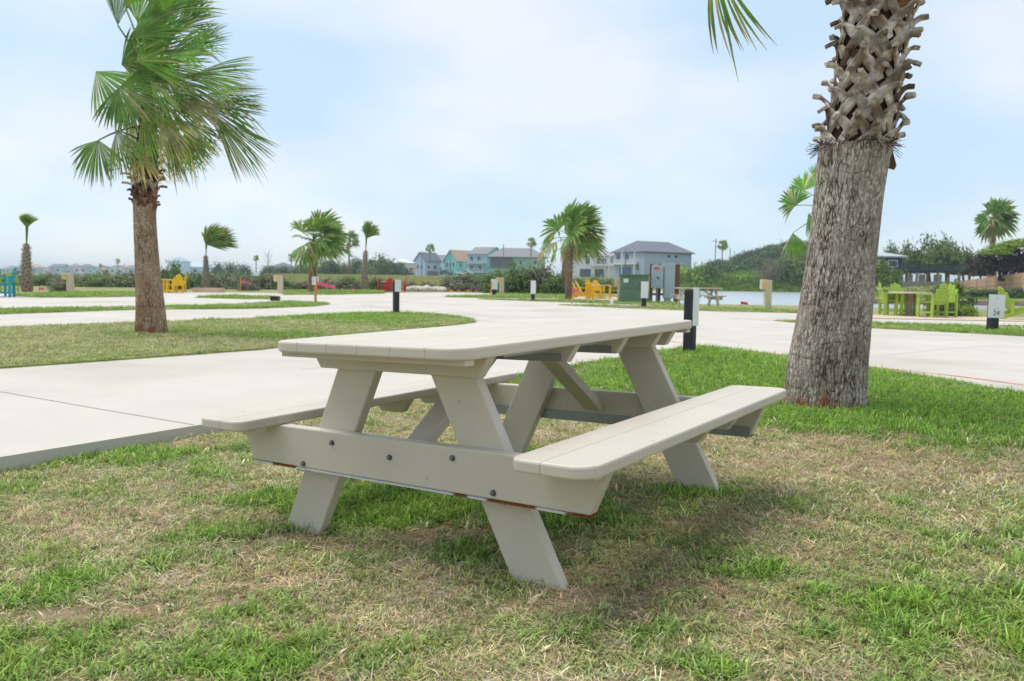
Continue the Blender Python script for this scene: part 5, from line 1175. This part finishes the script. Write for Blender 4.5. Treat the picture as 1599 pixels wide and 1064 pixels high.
house(763, 428, 250, 0, 17.2, 12, 5.3, 2.9, wallm('w_green', lin(136, 178, 150)), g_roof, 'long green house with grey hip roof and dark porch behind the mangroves', 'hip', wins=[('f', 13.6, 14.8, 3, 4.3), ('f', 9.3, 10.2, 3, 4.3)], doors_and_shade=[('f', .4, 7.4, 1.8, 5, M('porch_shade', lin(96, 104, 110), .8))], over=.7, hipk=.7)  # wide dark panel on the front is painted shade inside the porch
house(893, 430, 208, 0, 11.2, 9, 5.0, 2.6, wallm('w_white2', lin(220, 222, 226)), roofm('mauve_shingle', lin(158, 150, 152)), 'white two-storey house with mauve-grey roof beside the blue-grey house', 'hip', wins=[('f', 6.2, 7.2, 3, 4.4), ('f', 7.6, 8.6, 3, 4.4), ('f', 3.4, 4.4, 3, 4.4), ('f', 9.4, 10.4, 3, 4.4)], doors_and_shade=[('f', 5.8, 8.4, -.4, 1.6, dkg), ('f', 2, 4.8, -.4, 1.6, dkg)], balc=[(5, 11, 2.6, 1.2, trimm)])
house(958, 431, 192, -58, 10.6, 14.4, 5.5, 2.6, wallm('w_bluegrey', lin(168, 182, 196)), d_roof, 'large blue-grey two-storey house with slate hip roof and white balcony', 'hip', wins=[('f', 1, 2.4, 3.6, 5), ('f', 4, 5.4, 3.6, 5), ('f', 8.2, 9, 1.2, 3.2), ('r', 6.8, 7.8, 4.2, 4.9), ('r', 9, 10, 4.2, 4.9)], doors_and_shade=[('f', 2.2, 6.4, -.4, 2, blg)], balc=[(0, 9, 2.8, 1.4, trimm)], over=.6, hipk=.5)
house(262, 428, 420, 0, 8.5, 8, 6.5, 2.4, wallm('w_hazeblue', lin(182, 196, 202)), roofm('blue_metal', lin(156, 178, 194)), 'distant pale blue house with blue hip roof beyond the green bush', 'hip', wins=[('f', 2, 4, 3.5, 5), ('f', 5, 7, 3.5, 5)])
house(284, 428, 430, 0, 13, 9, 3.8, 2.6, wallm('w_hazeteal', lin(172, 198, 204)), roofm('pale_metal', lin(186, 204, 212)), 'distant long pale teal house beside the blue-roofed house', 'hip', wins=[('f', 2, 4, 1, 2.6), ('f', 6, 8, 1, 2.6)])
house(422, 427, 260, 0, 6.5, 7, 2.0, 1.6, wallm('w_grey', lin(178, 186, 192)), d_roof, 'small grey hip-roofed house behind the scrub near the bare tree', 'hip', wins=[('f', 1, 2, .6, 1.6), ('f', 4, 5, .6, 1.6)])
house(575, 428, 262, 0, 8, 6, 1.6, .3, wallm('w_tan', lin(196, 176, 156)), tan_roof, 'low tan shed wall beyond the slim young palm', 'flat')
# hazy houses across the bay
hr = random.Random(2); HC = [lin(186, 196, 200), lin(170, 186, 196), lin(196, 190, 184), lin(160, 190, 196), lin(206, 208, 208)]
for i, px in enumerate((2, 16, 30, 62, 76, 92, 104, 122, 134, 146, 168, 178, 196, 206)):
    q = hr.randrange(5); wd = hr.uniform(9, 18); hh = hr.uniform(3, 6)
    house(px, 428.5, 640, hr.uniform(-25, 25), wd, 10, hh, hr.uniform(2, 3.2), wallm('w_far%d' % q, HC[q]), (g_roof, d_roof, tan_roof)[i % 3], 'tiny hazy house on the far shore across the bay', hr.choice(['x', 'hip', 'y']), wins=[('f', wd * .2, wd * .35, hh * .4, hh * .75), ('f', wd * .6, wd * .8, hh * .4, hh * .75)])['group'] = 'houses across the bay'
for i in range(22):
    px = -20 + i * 11 + hr.uniform(-4, 4); bush_px(px, 430, 423 + hr.uniform(-4, 3), hr.uniform(10, 22), 655, 'dark', 'hazy tree clump on the far shore across the bay', 'trees across the bay')
# navy house and deck on posts
navy = wallm('w_navy', lin(56, 72, 92)); Yn = 104
house(1322, 446, Yn, 0, 6.9, 6, 3.8, .85, navy, roofm('zinc_roof', lin(172, 178, 184)), 'navy blue house with pale metal roof behind the thick palm trunk', 'hip', wins=[('f', 5.2, 6.2, 2.5, 3.2), ('f', 3.2, 3.9, 2.5, 3.2), ('f', 1, 2, 2.5, 3.2)], over=.5)
p0_ = W(1398, 446, Yn - 3); k = p0_.y / FPX; o = empty('raised_deck', (p0_.x, p0_.y, p0_.z)); tag(o, 'long navy deck raised on posts beside the navy house', 'deck')
L_ = 118 * k; navyd = M('navy_deck', lin(52, 66, 84), .7, .1, 3)
b = MB(); b.box(0, L_, 0, 3, 22 * k, 25 * k); b.build('floor', navyd, o); b = MB(); b.box(0, L_, -.06, -.004, 22.5 * k, 27 * k); b.box(0, L_, -.05, -.01, 33 * k, 34.4 * k)
for q in range(60): b.box(L_ * q / 60, L_ * q / 60 + .07, -.04, -.012, 27 * k, 33 * k)
b.build('railing', navyd, o)
for q in range(8): b = MB(); b.box(L_ * q / 7.2, L_ * q / 7.2 + .22, .1, .32, -1, 22 * k); b.build('post', woodp if q % 2 else tableleg, o)
for q, (a, c) in enumerate(((.1, .2), (.24, .33), (.42, .5), (.62, .72))): b = MB(); b.box(L_ * a, L_ * c, 2, 2.2, -1, 18 * k); b.build('white_panel', trimm, o)
# fences
woodf = M('fence_wood', lin(178, 146, 122), .85, .2, 4, rnd=.3, stretch=(3, 3, .4)); greyf = M('fence_grey', lin(150, 146, 142), .9, .12, 4, rnd=.08, stretch=(3, 3, .4))
def fence(P0, P1, H0, H1, n, mat, label):
    o = empty('fence', P0); tag(o, label, 'fence'); d = P1 - P0; sh = MB(); sh.box(-.5, .5, -.012, .012, 0, 1); me = sh.mesh('picket', mat); a = math.atan2(d.y, d.x); st_ = math.hypot(d.x, d.y) / n
    for i in range(n):
        t = (i + .5) / n; q = link('picket', me, o, (d.x * t, d.y * t + brng.uniform(-.01, .01), d.z * t - .6)); q.scale = (st_ * .95, 1, H0 + (H1 - H0) * t + .6 + brng.uniform(-.02, .02)); q.rotation_euler = (0, 0, a)
    for zz in (.4, .85):
        b = MB(); b.bar(Vector((0, .05, H0 * zz)), d + Vector((0, .05, H1 * zz)), .05, .09); b.build('rail', mat, o)
Pa, Pb, Pc = W(1394, 459, 86), W(1490, 459.5, 90), W(1640, 451, 72)
fence(Pb, Pc, 19 * 90 / FPX, 31 * 72 / FPX, 62, woodf, 'brown wooden picket fence above the dark green hedge'); fence(Pa, Pb + Vector((-.02, 0, 0)), 19.5 * 86 / FPX, 19 * 90 / FPX, 44, greyf, 'weathered grey picket fence behind the lime green chairs')
# chain link gate frame left of grey fence
p = W(1357, 458, 84); k = 84 / FPX; o = empty('wire_fence', p); tag(o, 'low wire mesh fence panel with pale frame below the navy house', 'fence'); b = MB()
for a, c in (((0, 0, 0), (0, 0, 18 * k)), ((17 * k, 0, -.3), (17 * k, 0, 18 * k)), ((0, 0, 18 * k), (17 * k, 0, 18 * k))): b.tube([a, c], .04, 6)
b.build('frame', trimm, o); b = MB()
for q in range(12): b.bar((q * 1.4 * k, 0, 0), (q * 1.4 * k, 0, 18 * k), .008, .008)
b.build('mesh_wire', galv, o)
# seawall along the near side of the far bank
swm = M('seawall', lin(146, 126, 108), .9, .25, 1.2)
b = MB(); P = [Vector((u_px(px) * 62.4, 62.4, 0)) for px in (1288, 1400, 1500, 1660)]
for a, c in zip(P[:-1], P[1:]): b.bar(a + Vector((0, 0, -.42)), c + Vector((0, 0, -.42)), .3, .72)
tag(b.build('seawall', swm), 'brown seawall along the far bank of the canal', 'wall')
# poles
polem = M('pole_wood', lin(120, 112, 106), .9, .15, 4)
for px, tp, Y, lb in ((1116, 373, 205, 'tall utility pole with crossarm beside the distant palm'), (1139, 388, 230, 'short utility pole at the foot of the green hill'), (658.5, 392, 270, 'utility pole in front of the pale blue gabled house'), (703.5, 391, 270, 'utility pole in front of the aqua gable'), (785.5, 381, 240, 'utility pole at the corner of the green house'), (681, 405, 270, 'short pole in front of the white cube house'), (195, 408, 600, 'hazy mast on the far shore across the bay'), (976, 390, 186, 'thin pole in front of the blue-grey house')):
    p = W(px, 430, Y); b = MB(); H = W(px, tp, Y).z; b.tube([(0, 0, 0), (0, 0, H)], [.14, .1], 7)
    if px == 1116: b.bar((-1, 0, H - .6), (1, 0, H - .6), .12, .12)
    tag(b.build('utility_pole', polem, None, (p.x, p.y, 0)), lb, 'pole')
# vehicles
def car(px, base, Y, body, label, rz=0, kind='suv', l=4.6):
    p = W(px, base, Y); o = empty('parked_car', p, R(rz)); tag(o, label, 'car'); h = l / 2
    prof = [(-h, .35), (-h, .95), (-h * .92, 1.05), (-h * .75, 1.65), (h * .1, 1.68), (h * .38, 1.08), (h * .95, .95), (h, .6), (h, .35)] if kind == 'suv' else [(-h, .4), (-h, 1.0), (-h * .1, 1.02), (-h * .05, 1.7), (h * .3, 1.7), (h * .5, 1.08), (h * .95, 1.0), (h, .6), (h, .4)]
    b = MB(); b.prism(prof, (0, -.88, 0), (1, 0, 0), (0, 0, 1), (0, 1.76, 0)); b.build('body', body, o, bevel=.05)
    for a, c in (((-h * .7, -h * .3), (1.1, 1.55)), ((-h * .25, h * .12), (1.1, 1.55))) if kind == 'suv' else (((-h * .03, h * .3), (1.1, 1.6)),):
        b = MB(); b.box(a[0], a[1], -.905, -.885, c[0], c[1]); b.build('window', glassm, o)
    for xx in (-h * .62, h * .62):
        for yy in (-.89, .89): b = MB(); b.tube([(xx, yy - .1, .34), (xx, yy + .1, .34)], .34, 14); wl = b.build('wheel', blackm, o)
cw, cd = paint('car_white', lin(226, 228, 230)), paint('car_dark', lin(84, 92, 102))
car(725, 430, 262, cw, 'white pickup truck parked before the teal house', 0, 'truck', 5.4); car(697, 430, 266, cd, 'dark car parked before the aqua house', 0, 'suv'); car(630, 429.5, 276, cw, 'white van parked before the low off-white house', 0, 'suv', 4.2); car(1135, 436, 168, paint('car_grey', lin(104, 116, 130)), 'grey SUV parked above the far canal bank', -20)
p = W(641, 430, 272); o = empty('excavator', p); tag(o, 'small yellow excavator parked beside the low off-white house', 'excavator'); ym = paint('digger', lin(204, 156, 84))
b = MB(); b.box(-1.3, 1.3, -.9, .9, .2, .7); b.build('track', blackm, o); b = MB(); b.box(-1.1, .6, -.8, .8, .72, 1.6); b.build('body', ym, o); b = MB(); b.box(-.2, .6, -.6, .6, 1.62, 2.4); b.build('cab', glassm, o); b = MB(); b.bar((.6, 0, 1.3), (2, 0, 2.6), .25, .3); b.bar((2, 0, 2.6), (2.9, 0, .6), .2, .25); b.build('arm', ym, o)
# ------------------------------------------------------------------ sea haze
b = MB(); b.box(-3200, 3200, -3200, 3200, -3, 26)
hm = bpy.data.materials.new('haze_air'); hm.use_nodes = True; t = hm.node_tree; t.nodes.remove(t.nodes['Principled BSDF'])
pv = t.nodes.new('ShaderNodeVolumePrincipled'); pv.inputs['Color'].default_value = (.78, .90, 1, 1); pv.inputs['Density'].default_value = .00045; pv.inputs['Anisotropy'].default_value = .2
t.links.new(pv.outputs[0], t.nodes['Material Output'].inputs['Volume'])
hz = b.build('haze', hm); tag(hz, 'thin bluish sea haze over the whole shore', 'haze', kind='stuff')
